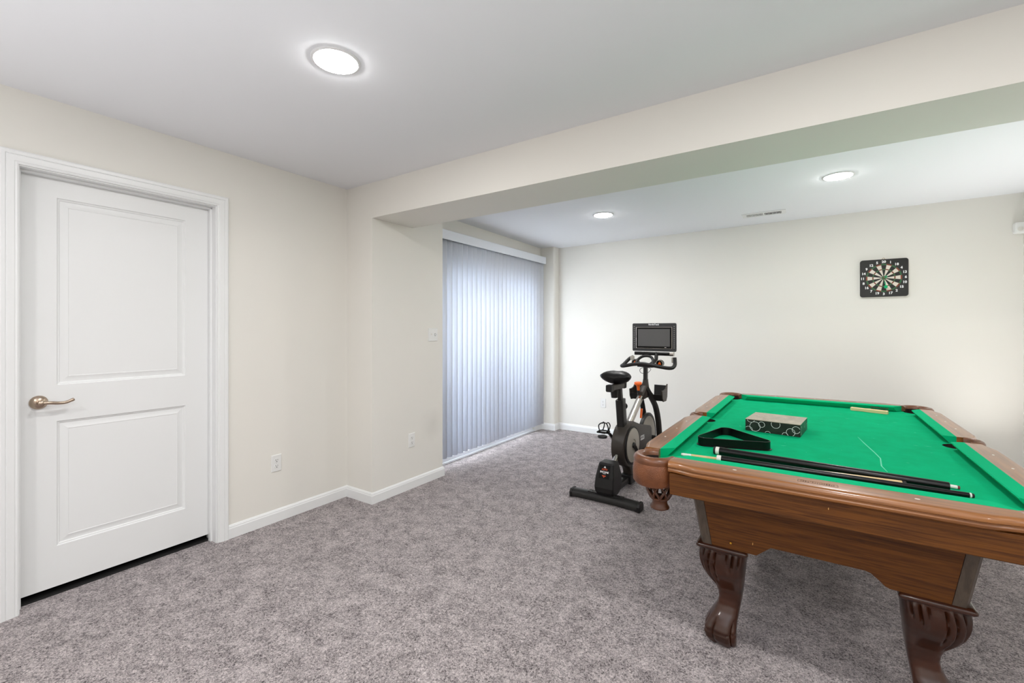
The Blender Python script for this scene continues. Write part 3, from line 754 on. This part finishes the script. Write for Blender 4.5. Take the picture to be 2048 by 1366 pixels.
# patterned box
bx = tag(empty('patterned_box', (-.136, 2.948, ZB+.0004), math.radians(-7)), 'black box with white circle outlines and a top coloured pale as sheen on the green cloth', 'box')
BW, BD, BH = .132, .118, .065
BD = .128
M_boxtop = mat('box_top_sheen', srgb(150, 138, 116), rough=.3, coat=.4, vary=(22, srgb(176, 164, 140), 1))  # pale tan painted in for the reflection on the black top
M_boxs = mat('black_box_card', srgb(22, 24, 22), rough=.35, vary=(25, srgb(38, 40, 36), 1))
bm = bmesh.new(); box(bm, -BW, BW, -BD, BD, 0, BH-.0005); finish(bm, 'box_body', M_boxs, bx, smooth=0, bevel=.001)
bm = bmesh.new(); box(bm, -BW-.0005, BW+.0005, -BD-.0005, BD+.0005, BH-.001, BH+.0012); finish(bm, 'box_lid', M_boxtop, bx, smooth=0)
def circ_strip(bm, cx, cy, r, inside, f, wd=.0008):
    n = 60; prev = None
    for k in range(n+1):
        a = 2*PI*k/n; p0 = (cx+(r-wd)*math.cos(a), cy+(r-wd)*math.sin(a)); p1 = (cx+(r+wd)*math.cos(a), cy+(r+wd)*math.sin(a))
        ok = inside(*p0) and inside(*p1)
        cur = (p0, p1) if ok else None
        if prev and cur: bm.faces.new([bm.verts.new(f(*q)) for q in (prev[0], prev[1], cur[1], cur[0])])
        prev = cur
bm = bmesh.new()
F = lambda u, v: (u, -BD-.0009, v)
ins = lambda u, v: abs(u) < BW-.001 and .001 < v < BH-.003
for cx, cz, r in ((-.104, BH+.004, .020), (-.083, .028, .026), (-.050, .043, .015), (-.115, .006, .019), (.018, BH-.012, .021), (.113, .036, .018), (.088, .020, .020), (.062, .002, .013), (-.020, -.004, .014)): circ_strip(bm, cx, cz, r, ins, F)
G = lambda u, v: (BW+.0008, u, v)
ing = lambda u, v: abs(u) < BD-.001 and .001 < v < BH-.003
for cx, cz, r in ((-.10, .03, .022), (.02, .05, .02), (.10, .015, .024)): circ_strip(bm, cx, cz, r, ing, G)
H_ = lambda u, v: (u, v, BH+.0016)
inh = lambda u, v: abs(u) < BW-.002 and abs(v) < BD-.002
finish(bm, 'circle_print', M_white, bx, smooth=0, recalc=False)
bm = bmesh.new()
for k in range(12): circ_strip(bm, random.uniform(-BW, BW), random.uniform(-BD, BD), random.uniform(.015, .035), inh, H_, .0008)
finish(bm, 'circle_print', mat('pale_print', srgb(186, 176, 152), rough=.4), bx, smooth=0, recalc=False)

# triangle rack
A_, B_ = Vector((-.438, 2.345)), Vector((-.136, 2.430)); mid = (A_+B_)/2; dv = (B_-A_).normalized(); pv = Vector((-dv.y, dv.x))
C__ = mid+pv*.272; cen = (A_+B_+C__)/3
rack = tag(empty('triangle_rack', (cen.x, cen.y, ZB+.0004)), 'black plastic triangle rack lying on the cloth in front of the box', 'rack')
def roundtri(pts, r, n=8):
    out = []
    m = len(pts)
    for i in range(m):
        p0, p1, p2 = pts[i-1], pts[i], pts[(i+1) % m]; d1 = (p0-p1).normalized(); d2 = (p2-p1).normalized()
        bis = (d1+d2).normalized(); ang = math.acos(max(-1, min(1, d1.dot(d2))))/2; c = p1+bis*(r/math.sin(ang))
        t1 = p1+d1*(r/math.tan(ang)); t2 = p1+d2*(r/math.tan(ang))
        a1 = math.atan2(t1.y-c.y, t1.x-c.x); a2 = math.atan2(t2.y-c.y, t2.x-c.x); da = (a2-a1+PI) % (2*PI)-PI
        for k in range(n+1): a = a1+da*k/n; out.append((c.x+r*math.cos(a), c.y+r*math.sin(a)))
    return out
def offs(pts, d):
    cc = sum(pts, Vector((0, 0)))/3; return [cc+(p-cc)*(1+d*2/((p-cc).length)) for p in pts]
tp = [A_-cen, B_-cen, C__-cen]
bm = bmesh.new(); o1 = roundtri(offs(tp, .016), .034); i1 = roundtri(offs(tp, .013), .031); fl = roundtri(offs(tp, .022), .040)
loft(bm, [[(x, y, z) for x, y in q] for q, z in ((i1, 0), (fl, 0), (fl, .003), (o1, .004), (o1, .038), (roundtri(offs(tp, .0166), .0346), .0395), (o1, .041), (i1, .041), (i1, 0))], cap=False)
bmesh.ops.remove_doubles(bm, verts=bm.verts, dist=1e-6)
finish(bm, 'rack_frame', mat('black_rack_plastic', srgb(8, 6, 7), rough=.35, spec=.3), rack, smooth=40)

# cue pieces
def cue(name, p0, p1, r0, r1, segs, label, z=None, group=None):
    """segs: list of (t0,t1,partname,material)"""
    a, b = Vector((p0[0], p0[1], ZB+r0+.0006)), Vector((p1[0], p1[1], ZB+r1+.0006)); d = b-a; L = d.length
    t = empty(name, a); tag(t, label, 'cue', group); t.rotation_mode = 'QUATERNION'; t.rotation_quaternion = Vector((1, 0, 0)).rotation_difference(d)
    MY = Matrix.Rotation(PI/2, 4, 'Y')
    for t0, t1, nm, m, dr in segs:
        ra = r0+(r1-r0)*t0; rb = r0+(r1-r0)*t1; bm = bmesh.new(); e = min(.0015, ra*.3)
        lathe(bm, [(0.0001, t0*L), (ra+dr-e, t0*L), (ra+dr, t0*L+e), (rb+dr, t1*L-e), (rb+dr-e, t1*L), (.0001, t1*L)], (0, 0, 0), 20, MY)
        finish(bm, nm, m, t, smooth=40)
    return t
M_bump = mat('black_rubber', srgb(14, 14, 14), rough=.7); M_tip = mat('reddish_tip', srgb(120, 50, 50), rough=.7)
cue('cue_butt', (-.350, 2.214), (.427, 2.164), .0175, .0155, [(0, .012, 'bumper', M_bump, -.001), (.012, .032, 'butt_ring', M_wht, 0), (.032, 1, 'butt_sleeve', M_cueblk, 0)], 'thick black cue butt with white ring, lying nearest the triangle rack')
cue('cue_shaft', (-.322, 2.260), (.462, 2.204), .0105, .0066, [(0, .965, 'shaft', M_maple, 0), (.965, .992, 'ferrule', M_wht, .0), (.992, 1, 'tip', M_tip, -.0004)], 'pale maple cue shaft tucked behind the black butt, white ferrule at right')
cue('cue_butt', (-.318, 2.088), (.478, 2.115), .0150, .0085, [(0, .022, 'butt_ring', M_wht, 0), (.022, .985, 'butt_sleeve', M_cueblk, 0), (.985, .992, 'joint_ring', M_wht, .0002), (.992, 1, 'joint_tip', M_bump, -.001)], 'thinner black cue butt lying along the near cushion')
cue('cue_shaft', (-.468, 2.104), (.308, 2.141), .0062, .0095, [(0, .006, 'tip', M_wht, -.0004), (.006, .055, 'ferrule', M_wht, .0), (.055, .985, 'shaft', M_maple, 0), (.985, 1, 'joint', M_bump, 0)], 'pale maple cue shaft with white ferrule pointing at the near left pocket')
# brush
br = tag(empty('table_brush', (.373, 3.925, ZB+.0004), math.radians(-17)), 'pale wooden table brush with dark bristles by the far cushion', 'brush')
bm = bmesh.new()
loft(bm, [[(x, y*wd-.006, z*hh+.012) for y, z in ((-1, -.9), (1, -.9), (1, .7), (.6, 1), (-.6, 1), (-1, .7))] for x, wd, hh in ((-.105, .009, .010), (-.10, .012, .012), (-.03, .011, .011), (0, .014, .012), (.095, .014, .012), (.10, .012, .011))])
finish(bm, 'brush_handle', mat('pale_beech', srgb(232, 208, 158), rough=.4), br, smooth=40)
bm = bmesh.new()
for i in range(24):
    for j in range(3):
        x = .004+.09*i/23; y = .009+.0; z = .010+.012*j
        tube(bm, [(x, y, z), (x+random.uniform(-.002, .002), y+.022, z+random.uniform(-.002, .002))], [.0018, .0026], 5)
bb = finish(bm, 'bristles', mat('dark_bristle', srgb(46, 44, 32), rough=.9), br, smooth=0); bb['kind'] = 'stuff'

# ------------------------------------------------------------------ exercise bike (local: x right, y forward, z up)
bike = tag(empty('exercise_bike', (-1.275, 3.24, 0), math.radians(-2.5)), 'black upright exercise bike with a flat screen and orange knob near the far wall', 'exercise bike')
def T_(name, pts, r, m, seg=14, sq=None, par=bike, bevel=0):
    bm = bmesh.new(); tube(bm, pts, r, seg, sq=sq); return finish(bm, name, m, par, smooth=45)
# rear stabiliser
bm = bmesh.new(); rings = []
for k in range(17):
    x = -.272+.544*k/16; bow = .018*(1-(x/.272)**2); y = bow
    pr = []
    for (dy, z) in ((-.044, .010), (-.036, .004), (.036, .004), (.044, .012), (.044, .040), (.030, .058), (.0, .062), (-.030, .058), (-.044, .040)):
        pr.append((x, y-.012+dy, z))
    rings.append(pr)
loft(bm, rings); stb = finish(bm, 'rear_stabiliser', M_bkm, bike, smooth=50)
for s in (-1, 1):
    bm = bmesh.new(); prism(bm, [(-.058, .002), (.034, .002), (.036, .04), (.020, .064), (-.044, .064), (-.060, .04)], s*.262, s*.284, axis='x'); finish(bm, 'end_cap', M_bk, stb, smooth=0, bevel=.004)
    bm = bmesh.new(); lathe(bm, [(0, 0), (.005, 0), (.005, .004), (0, .004)], (s*.11, .0, .0625), 8); finish(bm, 'bolt', M_chrome, stb)
bm = bmesh.new(); box(bm, -.14, .14, -.022, .026, .059, .0665); finish(bm, 'stabiliser_plate', M_bk, stb, smooth=0, bevel=.002)
# front stabiliser
bm = bmesh.new(); tube(bm, [(-.26, 1.14, .035), (-.12, 1.15, .035), (.12, 1.15, .035), (.26, 1.14, .035)], .034, 12, sq=(1, .9)); finish(bm, 'front_stabiliser', M_bkm, bike, smooth=50)
# base rail
T_('base_rail', [(0, .05, .062), (0, .30, .062), (0, .60, .062), (0, 1.14, .055)], 1, M_bkm, 12, (.030, .026))
bm = bmesh.new(); box(bm, -.048, .048, .40, .56, .03, .105); finish(bm, 'base_bracket', M_bk, bike, smooth=0, bevel=.006)
# incline motor housing
bm = bmesh.new(); rings = []
for z, x0, x1, ya, yb in ((.050, -.062, .062, -.015, .100), (.085, -.074, .074, -.040, .125), (.120, -.078, .078, -.045, .135), (.200, -.074, .074, -.030, .140), (.290, -.060, .060, .000, .115), (.300, -.054, .054, .008, .105)):
    rings.append([(x0+.008, ya, z), (x1-.008, ya, z), (x1, ya+.008, z), (x1, yb-.01, z), (x1-.01, yb, z), (x0+.01, yb, z), (x0, yb-.01, z), (x0, ya+.008, z)])
loft(bm, rings); inc = finish(bm, 'incline_housing', M_bk, bike, smooth=0, bevel=.003)
tilt = math.atan2(.030, .09)
ML = Matrix.Translation((-.002, -.0205, .238)) @ Matrix.Rotation(PI/2-math.atan2(.030, .09)*1.0, 4, 'X')
bm = bmesh.new(); bmesh.ops.create_grid(bm, x_segments=1, y_segments=1, size=.5, matrix=ML @ Matrix.Diagonal((.084, .100, 1, 1)))
finish(bm, 'warning_label', M_bezel, inc, smooth=0)
bm = bmesh.new(); Mt = lambda y: ML @ Matrix.Translation((0, y, .0006))
bm.faces.new([bm.verts.new(Mt(0) @ Vector(p)) for p in ((-.010, .030, 0), (.010, .030, 0), (0, .044, 0))])
text(bm, 'INCLINE', .0185, Mt(-.002), .0004, offset=.0006)
text(bm, 'TRAINER', .006, Mt(-.014), .0004)
finish(bm, 'label_text', M_white, inc, smooth=0)
bm = bmesh.new(); text(bm, 'AUTO', .0165, Mt(.018), .0004, offset=.0006); text(bm, '\u25bd', .001, Mt(-.03), .0004)
for p in (((-.017, -.026, 0), (.017, -.026, 0), (.012, -.033, 0), (-.012, -.033, 0)), ((-.006, -.034, 0), (.006, -.034, 0), (0, -.043, 0))): bm.faces.new([bm.verts.new(Mt(0) @ Vector(q)) for q in p])
finish(bm, 'label_text', mat('orange_print', srgb(215, 84, 40), rough=.5), inc, smooth=0)
# incline strut
T_('strut', [(0, .13, .24), (0, .225, .315), (0, .31, .395)], .021, M_chrome, 16)
T_('strut_collar', [(0, .215, .307), (0, .229, .319)], .026, M_bk, 16)
# frame yoke behind the crank housing
bm = bmesh.new()
tube(bm, spline([(0, .31, .52), (0, .295, .42), (0, .35, .26), (0, .44, .17), (0, .47, .09)], 6), 1, 12, sq=(.040, .030)); finish(bm, 'rear_frame', M_brownbk, bike, smooth=45)
# crank housing (shroud)
bm = bmesh.new(); cyc, czc, rr = .372, .372, .178; poly = []
for k in range(20):
    a = math.radians(112+218*k/19); poly.append((cyc+rr*math.cos(a), czc+rr*math.sin(a)))
poly += [(.66, .245), (.82, .235), (.865, .27), (.880, .34), (.872, .425), (.84, .452), (.60, .502), (.43, .556)]
rings = []
for x, s_ in ((-.036, .90), (-.042, .975), (-.040, 1), (.058, 1), (.064, .985), (.066, .95)):
    rings.append([(x, .55+(p[0]-.55)*s_, .37+(p[1]-.37)*s_) for p in poly])
loft(bm, rings); shr = finish(bm, 'crank_housing', M_brownbk, bike, smooth=40)
# rim around disc + silver disc
MR = Matrix.Rotation(PI/2, 4, 'Y')
bm = bmesh.new(); lathe(bm, [(.0, .060), (.158, .060), (.158, .074), (.146, .078), (.142, .072), (0, .072)], (0, cyc, czc), 48, MR); finish(bm, 'disc_rim', M_bk, shr)
bm = bmesh.new(); lathe(bm, [(0, .070), (.140, .070), (.138, .079), (.05, .083), (.045, .078), (0, .078)], (0, cyc, czc), 48, MR); finish(bm, 'silver_cover', M_silver, shr)
bm = bmesh.new(); MS = Matrix.Translation((.0668, .62, .385)) @ Matrix(((0, 0, 1, 0), (1, 0, 0, 0), (0, 1, 0, 0), (0, 0, 0, 1)))
text(bm, 'S22i', .055, MS, .0006, offset=.001); finish(bm, 'model_mark', M_white, shr, smooth=0)
# cranks and pedals
def crank(side, ang, nm='crank_arm'):
    x = .072*side+.012*(side > 0); e = Vector((x+.006*side, cyc+.165*math.cos(ang), czc+.165*math.sin(ang)))
    bm = bmesh.new(); tube(bm, [(x-.008*side, cyc, czc), (x, cyc+.01*math.cos(ang), czc+.01*math.sin(ang)), tuple(e)], [1.3, 1.25, .9], 12, sq=(.013, .011))
    lathe(bm, [(0, 0), (.024, 0), (.024, .022), (.018, .028), (0, .028)], (x-.018*side, cyc, czc), 18, MR if side > 0 else Matrix.Rotation(-PI/2, 4, 'Y'))
    ca = finish(bm, nm, M_bkm, bike, smooth=45)
    px = e.x+.050*side; bm = bmesh.new(); t = .5
    tube(bm, [(e.x, e.y, e.z), (px+.045*side, e.y, e.z)], .008, 8)
    # cage: two plates + cross bars
    for dx in (-.036, .036): tube(bm, [(px+dx, e.y-.045, e.z+.008), (px+dx, e.y, e.z+.012), (px+dx, e.y+.045, e.z+.004)], .0055, 8)
    for dy in (-.045, .045): tube(bm, [(px-.036, e.y+dy, e.z+.006), (px+.036, e.y+dy, e.z+.006)], .006, 8)
    pd = finish(bm, 'pedal', M_bk2, bike, smooth=45)
    # toe cage
    bm = bmesh.new()
    for dx in (-.026, .026): tube(bm, spline([(px+dx, e.y+.045, e.z+.006), (px+dx, e.y+.075, e.z+.045), (px+dx*.8, e.y+.05, e.z+.075), (px+dx*.7, e.y+.015, e.z+.07)], 5), .0045, 6)
    tube(bm, spline([(px-.034, e.y, e.z+.01), (px-.046, e.y+.006, e.z+.05), (px-.02, e.y+.010, e.z+.074), (px+.02, e.y+.010, e.z+.074), (px+.042, e.y, e.z+.04), (px+.036, e.y, e.z+.01)], 5), .005, 6)
    finish(bm, 'toe_cage', M_bk2, pd, smooth=45)
    bm = bmesh.new(); lathe(bm, [(0, -.012), (.036, -.012), (.040, -.004), (.036, .006), (0, .006)], (px, e.y-.02, e.z-.028), 20); finish(bm, 'clip_plate', M_bk, pd, smooth=45)
crank(1, math.radians(-48)); crank(-1, math.radians(142))
# seat tube and post, slider, saddle
T_('seat_tube', [(0, .336, .455), (0, .315, .60), (0, .290, .752)], 1, M_bkm, 14, (.031, .044))
T_('seat_post', [(0, .292, .74), (0, .272, .845)], 1, M_bkm, 12, (.017, .022))
bm = bmesh.new(); lathe(bm, [(0, 0), (.012, 0), (.012, .018), (.027, .024), (.029, .034), (.024, .046), (0, .048)], (.0, .32, .69), 20, Matrix.Rotation(-PI/2, 4, 'X') @ Matrix.Rotation(.25, 4, 'Y')); finish(bm, 'adjustment_knob', M_bk, bike, smooth=40)
T_('seat_slider', [(0, .085, .866), (0, .345, .866)], 1, M_brownbk, 12, (.021, .024))
for a, b in ((.055, .100), (.335, .362)): T_('slider_cap', [(0, a, .866), (0, b, .866)], 1, M_bk, 12, (.025, .028))
bm = bmesh.new(); lathe(bm, [(0, 0), (.024, 0), (.031, .055), (.031, .06), (0, .06)], (0, .165, .782), 20); finish(bm, 'slider_knob', M_bk, bike)
T_('saddle_clamp', [(0, .24, .880), (0, .24, .912)], .018, M_bk2, 12)
bm = bmesh.new(); rings = []
# saddle: sections along y from rear to nose
for y, hw, zt2, zb2 in ((.135, .040, .948, .930), (.142, .095, .966, .918), (.165, .124, .986, .896), (.20, .128, .995, .884), (.24, .110, .995, .880), (.28, .080, .988, .886), (.32, .048, .976, .905), (.37, .030, .974, .918), (.41, .023, .970, .926), (.428, .012, .962, .938)):
    ring = []
    for k in range(20):
        a = 2*PI*k/20; c, s = math.cos(a), math.sin(a)
        x = hw*math.copysign(abs(c)**.9, c)
        zm = .952 if y < .33 else (zt2+zb2)/2
        z = zm+(zt2-zm)*max(s, 0)**1.1-(zm-zb2)*max(-s, 0)**1.25
        if s > 0: z -= .006*math.exp(-(x/.018)**2)
        ring.append((x, y, z))
    rings.append(ring)
loft(bm, rings); finish(bm, 'saddle', M_vinyl, bike, smooth=60)
# main frame tubes
T_('main_tube', [(0, .845, .775), (0, .744, .706), (0, .501, .54), (0, .42, .485)], 1, M_chrome, 14, (.024, .024))
T_('tube_sleeve', [(0, .86, .785), (0, .755, .714)], 1, M_brownbk, 14, (.029, .029))
bm = bmesh.new(); rings = []
for z, y, a, b in ((.700, .862, .030, .045), (.74, .868, .032, .05), (.80, .878, .028, .036), (.845, .889, .021, .024), (.865, .891, .020, .022)):
    rings.append([(x, y+q, z) for x, q in rrect(a, b, min(a, b)*.5, 3)])
loft(bm, rings); finish(bm, 'head_tube', M_brownbk, bike, smooth=45)
for s in (-1, 1):
    T_('fork_leg', spline([(s*.022, .85, .785), (s*.048, .90, .70), (s*.062, .985, .60), (s*.066, 1.05, .46), (s*.066, 1.085, .30), (s*.064, 1.12, .10), (s*.064, 1.14, .045)], 6), 1, M_bkm, 12, (.023, .019))
T_('handlebar_post', [(0, .889, .84), (0, .892, .985)], 1, M_bkm, 12, (.017, .022))
# resistance knob
bm = bmesh.new(); Mk = Matrix.Translation((-.018, .752, .775)) @ Matrix.Rotation(math.radians(8), 4, 'X')
lathe(bm, [(0, 0), (.012, 0), (.014, .035), (.022, .050), (.033, .056), (.034, .068), (.030, .074), (0, .076)], (0, 0, 0), 24, Mk); finish(bm, 'resistance_knob', M_orange, bike, smooth=40)
T_('knob_stem', [(-.018, .752, .72), (-.018, .752, .79)], .009, M_bk, 10)
# orange brake strip + flywheel
bm = bmesh.new(); prism(bm, [(.700, .62), (.722, .618), (.700, .535), (.682, .54)], .02, .034, axis='x'); finish(bm, 'brake_bracket', M_orange, bike, smooth=0, bevel=.002)
fw = T_('flywheel', [(-.012, .93, .325), (.012, .93, .325)], .205, M_silver, 56)
bm = bmesh.new(); tube(bm, [(0, .93+.205*math.cos(2*PI*k/56), .325+.205*math.sin(2*PI*k/56)) for k in range(56)], 1, 8, sq=(.014, .017), loop=True); finish(bm, 'flywheel_rim', M_bkm, fw, smooth=45)
T_('flywheel_axle', [(-.085, .93, .325), (.085, .93, .325)], .02, M_bk, 14)
# handlebar: main bar with bullhorns, inner arch
bar = T_('handlebar', spline([(-.150, .985, 1.062), (-.185, .975, 1.045), (-.222, .915, .990), (-.225, .875, .978), (-.185, .850, .982), (-.10, .852, 1.000), (-.02, .862, 1.008), (.06, .862, .998), (.15, .865, .985), (.215, .870, .978), (.245, .895, .982), (.255, .925, 1.005), (.250, .945, 1.045), (.247, .950, 1.070)], 6), .0165, M_bk, 14)
T_('inner_bar', spline([(-.085, .865, 1.002), (-.080, .905, 1.040), (-.045, .93, 1.070), (0, .935, 1.078), (.040, .93, 1.066), (.065, .905, 1.035), (.070, .865, .998)], 6), .013, M_bk, 12, par=bar)
T_('bar_clamp', [(-.07, .885, .995), (.07, .885, .992)], 1, M_bk, 12, (.022, .018), par=bar)
bm = bmesh.new(); box(bm, -.175, -.135, .955, .975, 1.030, 1.072); box(bm, .215, .238, .955, .99, 1.02, 1.07); finish(bm, 'grip_button', M_silver, bar, smooth=0, bevel=.006)
# cable loops
bm = bmesh.new(); tube(bm, spline([(-.012, .88, .975), (-.045, .87, .955), (-.040, .87, .925), (-.010, .88, .915)], 5), .0022, 6); tube(bm, spline([(.018, .88, .975), (.05, .88, .965), (.045, .88, .945), (.018, .885, .92)], 5), .0022, 6); finish(bm, 'cable', M_bump, bike)
# fans
for s, cx in ((1, .108), (-1, -.125)):
    bm = bmesh.new(); M9 = Matrix.Rotation(PI/2, 4, 'X')
    lathe(bm, [(0, -.055), (.030, -.05), (.034, -.02), (.034, .0), (.030, .003), (.028, -.004), (0, -.004)], (cx, .955, 1.010), 28, M9); fn = finish(bm, 'cooling_fan', M_bk2, bike, smooth=45)
    bm = bmesh.new(); tube(bm, [(cx+.031*math.cos(2*PI*k/32), .9515, 1.010+.031*math.sin(2*PI*k/32)) for k in range(32)], .0025, 6, loop=True); finish(bm, 'fan_ring', M_silver, fn)
    bm = bmesh.new(); prism(bm, [(cx-.014, .998), (cx, 1.002), (cx+.014, .998), (cx+.010, 1.016), (cx, 1.028), (cx-.010, 1.016)], .953, .956, axis='y'); finish(bm, 'fan_logo', M_orange, fn, smooth=0)
    T_('fan_arm', [(s*.02, .90, .99), (cx, .99, 1.0)], .012, M_bk, 10)
# screen assembly
scr = bpy.data.objects.new('screen', None)
bm = bmesh.new(); Sx, Sz0, Sz1, Sy = .213, 1.113, 1.386, 1.12
loft(bm, [[(x, y, (Sz0+Sz1)/2+z) for x, z in rrect(.213*k, (Sz1-Sz0)/2*k2, .012)] for y, k, k2 in ((Sy+.03, .92, .92), (Sy+.022, .99, .99), (Sy+.003, 1, 1), (Sy, .99, .985))])
scr = finish(bm, 'console', mat('charcoal_console', srgb(48, 48, 50), rough=.42), bike, smooth=35)
cz = (Sz0+Sz1)/2-.002
bm = bmesh.new(); box(bm, -.176, .176, Sy-.003, Sy+.003, cz-.108, cz+.102); finish(bm, 'screen_trim', M_chrome, scr, smooth=0, bevel=.004)
bm = bmesh.new(); box(bm, -.172, .172, Sy-.0045, Sy, cz-.104, cz+.098); finish(bm, 'screen_bezel', M_bezel, scr, smooth=0, bevel=.003)
bm = bmesh.new(); box(bm, -.155, .155, Sy-.0052, Sy-.001, cz-.086, cz+.082); finish(bm, 'screen_glass', M_screen, scr, smooth=0)
bm = bmesh.new(); text(bm, 'NordicTrack', .0195, Matrix.Translation((0, Sy-.0014, Sz1-.0135)) @ Matrix.Rotation(PI/2, 4, 'X'), .0006, offset=.0006); finish(bm, 'maker_name', M_white, scr, smooth=0)
bm = bmesh.new()
for s in (-1, 1):
    for k in range(12):
        z = Sz1-.032-k*.0185
        box(bm, s*.194-.004, s*.194+.004, Sy-.0012, Sy, z-.0016, z+.0016)
box(bm, .105, .122, Sy-.0052, Sy-.0044, cz-.098, cz-.094)
finish(bm, 'key_marks', M_wht, scr, smooth=0)
bm = bmesh.new(); tube(bm, [(-.192, Sy+.02, 1.090), (.180, Sy+.02, 1.090)], 1, 14, sq=(.022, .017)); sp = finish(bm, 'speaker_bar', M_bk2, bike, smooth=45)
bm = bmesh.new(); tube(bm, [(.152, Sy+.02, 1.090), (.186, Sy+.02, 1.090)], 1, 14, sq=(.0235, .0185)); finish(bm, 'speaker_end', M_chrome, sp, smooth=45)
T_('console_neck', [(.02, Sy+.02, 1.10), (.03, 1.10, 1.03), (.02, .97, .995), (.0, .90, .99)], .018, M_bk, 12)
# dumbbell trays
for s in (-1, 1):
    bm = bmesh.new(); rings = []
    for x in (s*.035, s*.150):
        ring = [(x, .965+dy, z+.012) for dy, z in ((-.070, .715), (-.066, .690), (-.040, .655), (.040, .655), (.066, .690), (.074, .790), (.067, .790), (.058, .700), (.036, .668), (-.036, .668), (-.058, .700), (-.063, .715))]
        rings.append(ring)
    loft(bm, rings); tr_ = finish(bm, 'dumbbell_tray', M_bk, bike, smooth=30)
    bm = bmesh.new(); prism(bm, [(.885, .765), (.895, .700), (.925, .662), (1.005, .662), (1.035, .700), (1.045, .815), (.99, .775), (.94, .765)], s*.146, s*.156, axis='x'); finish(bm, 'tray_wall', M_brownbk, tr_, smooth=0)
T_('tray_bracket', [(0, .88, .77), (0, 1.00, .70)], 1, M_brownbk, 12, (.035, .02))
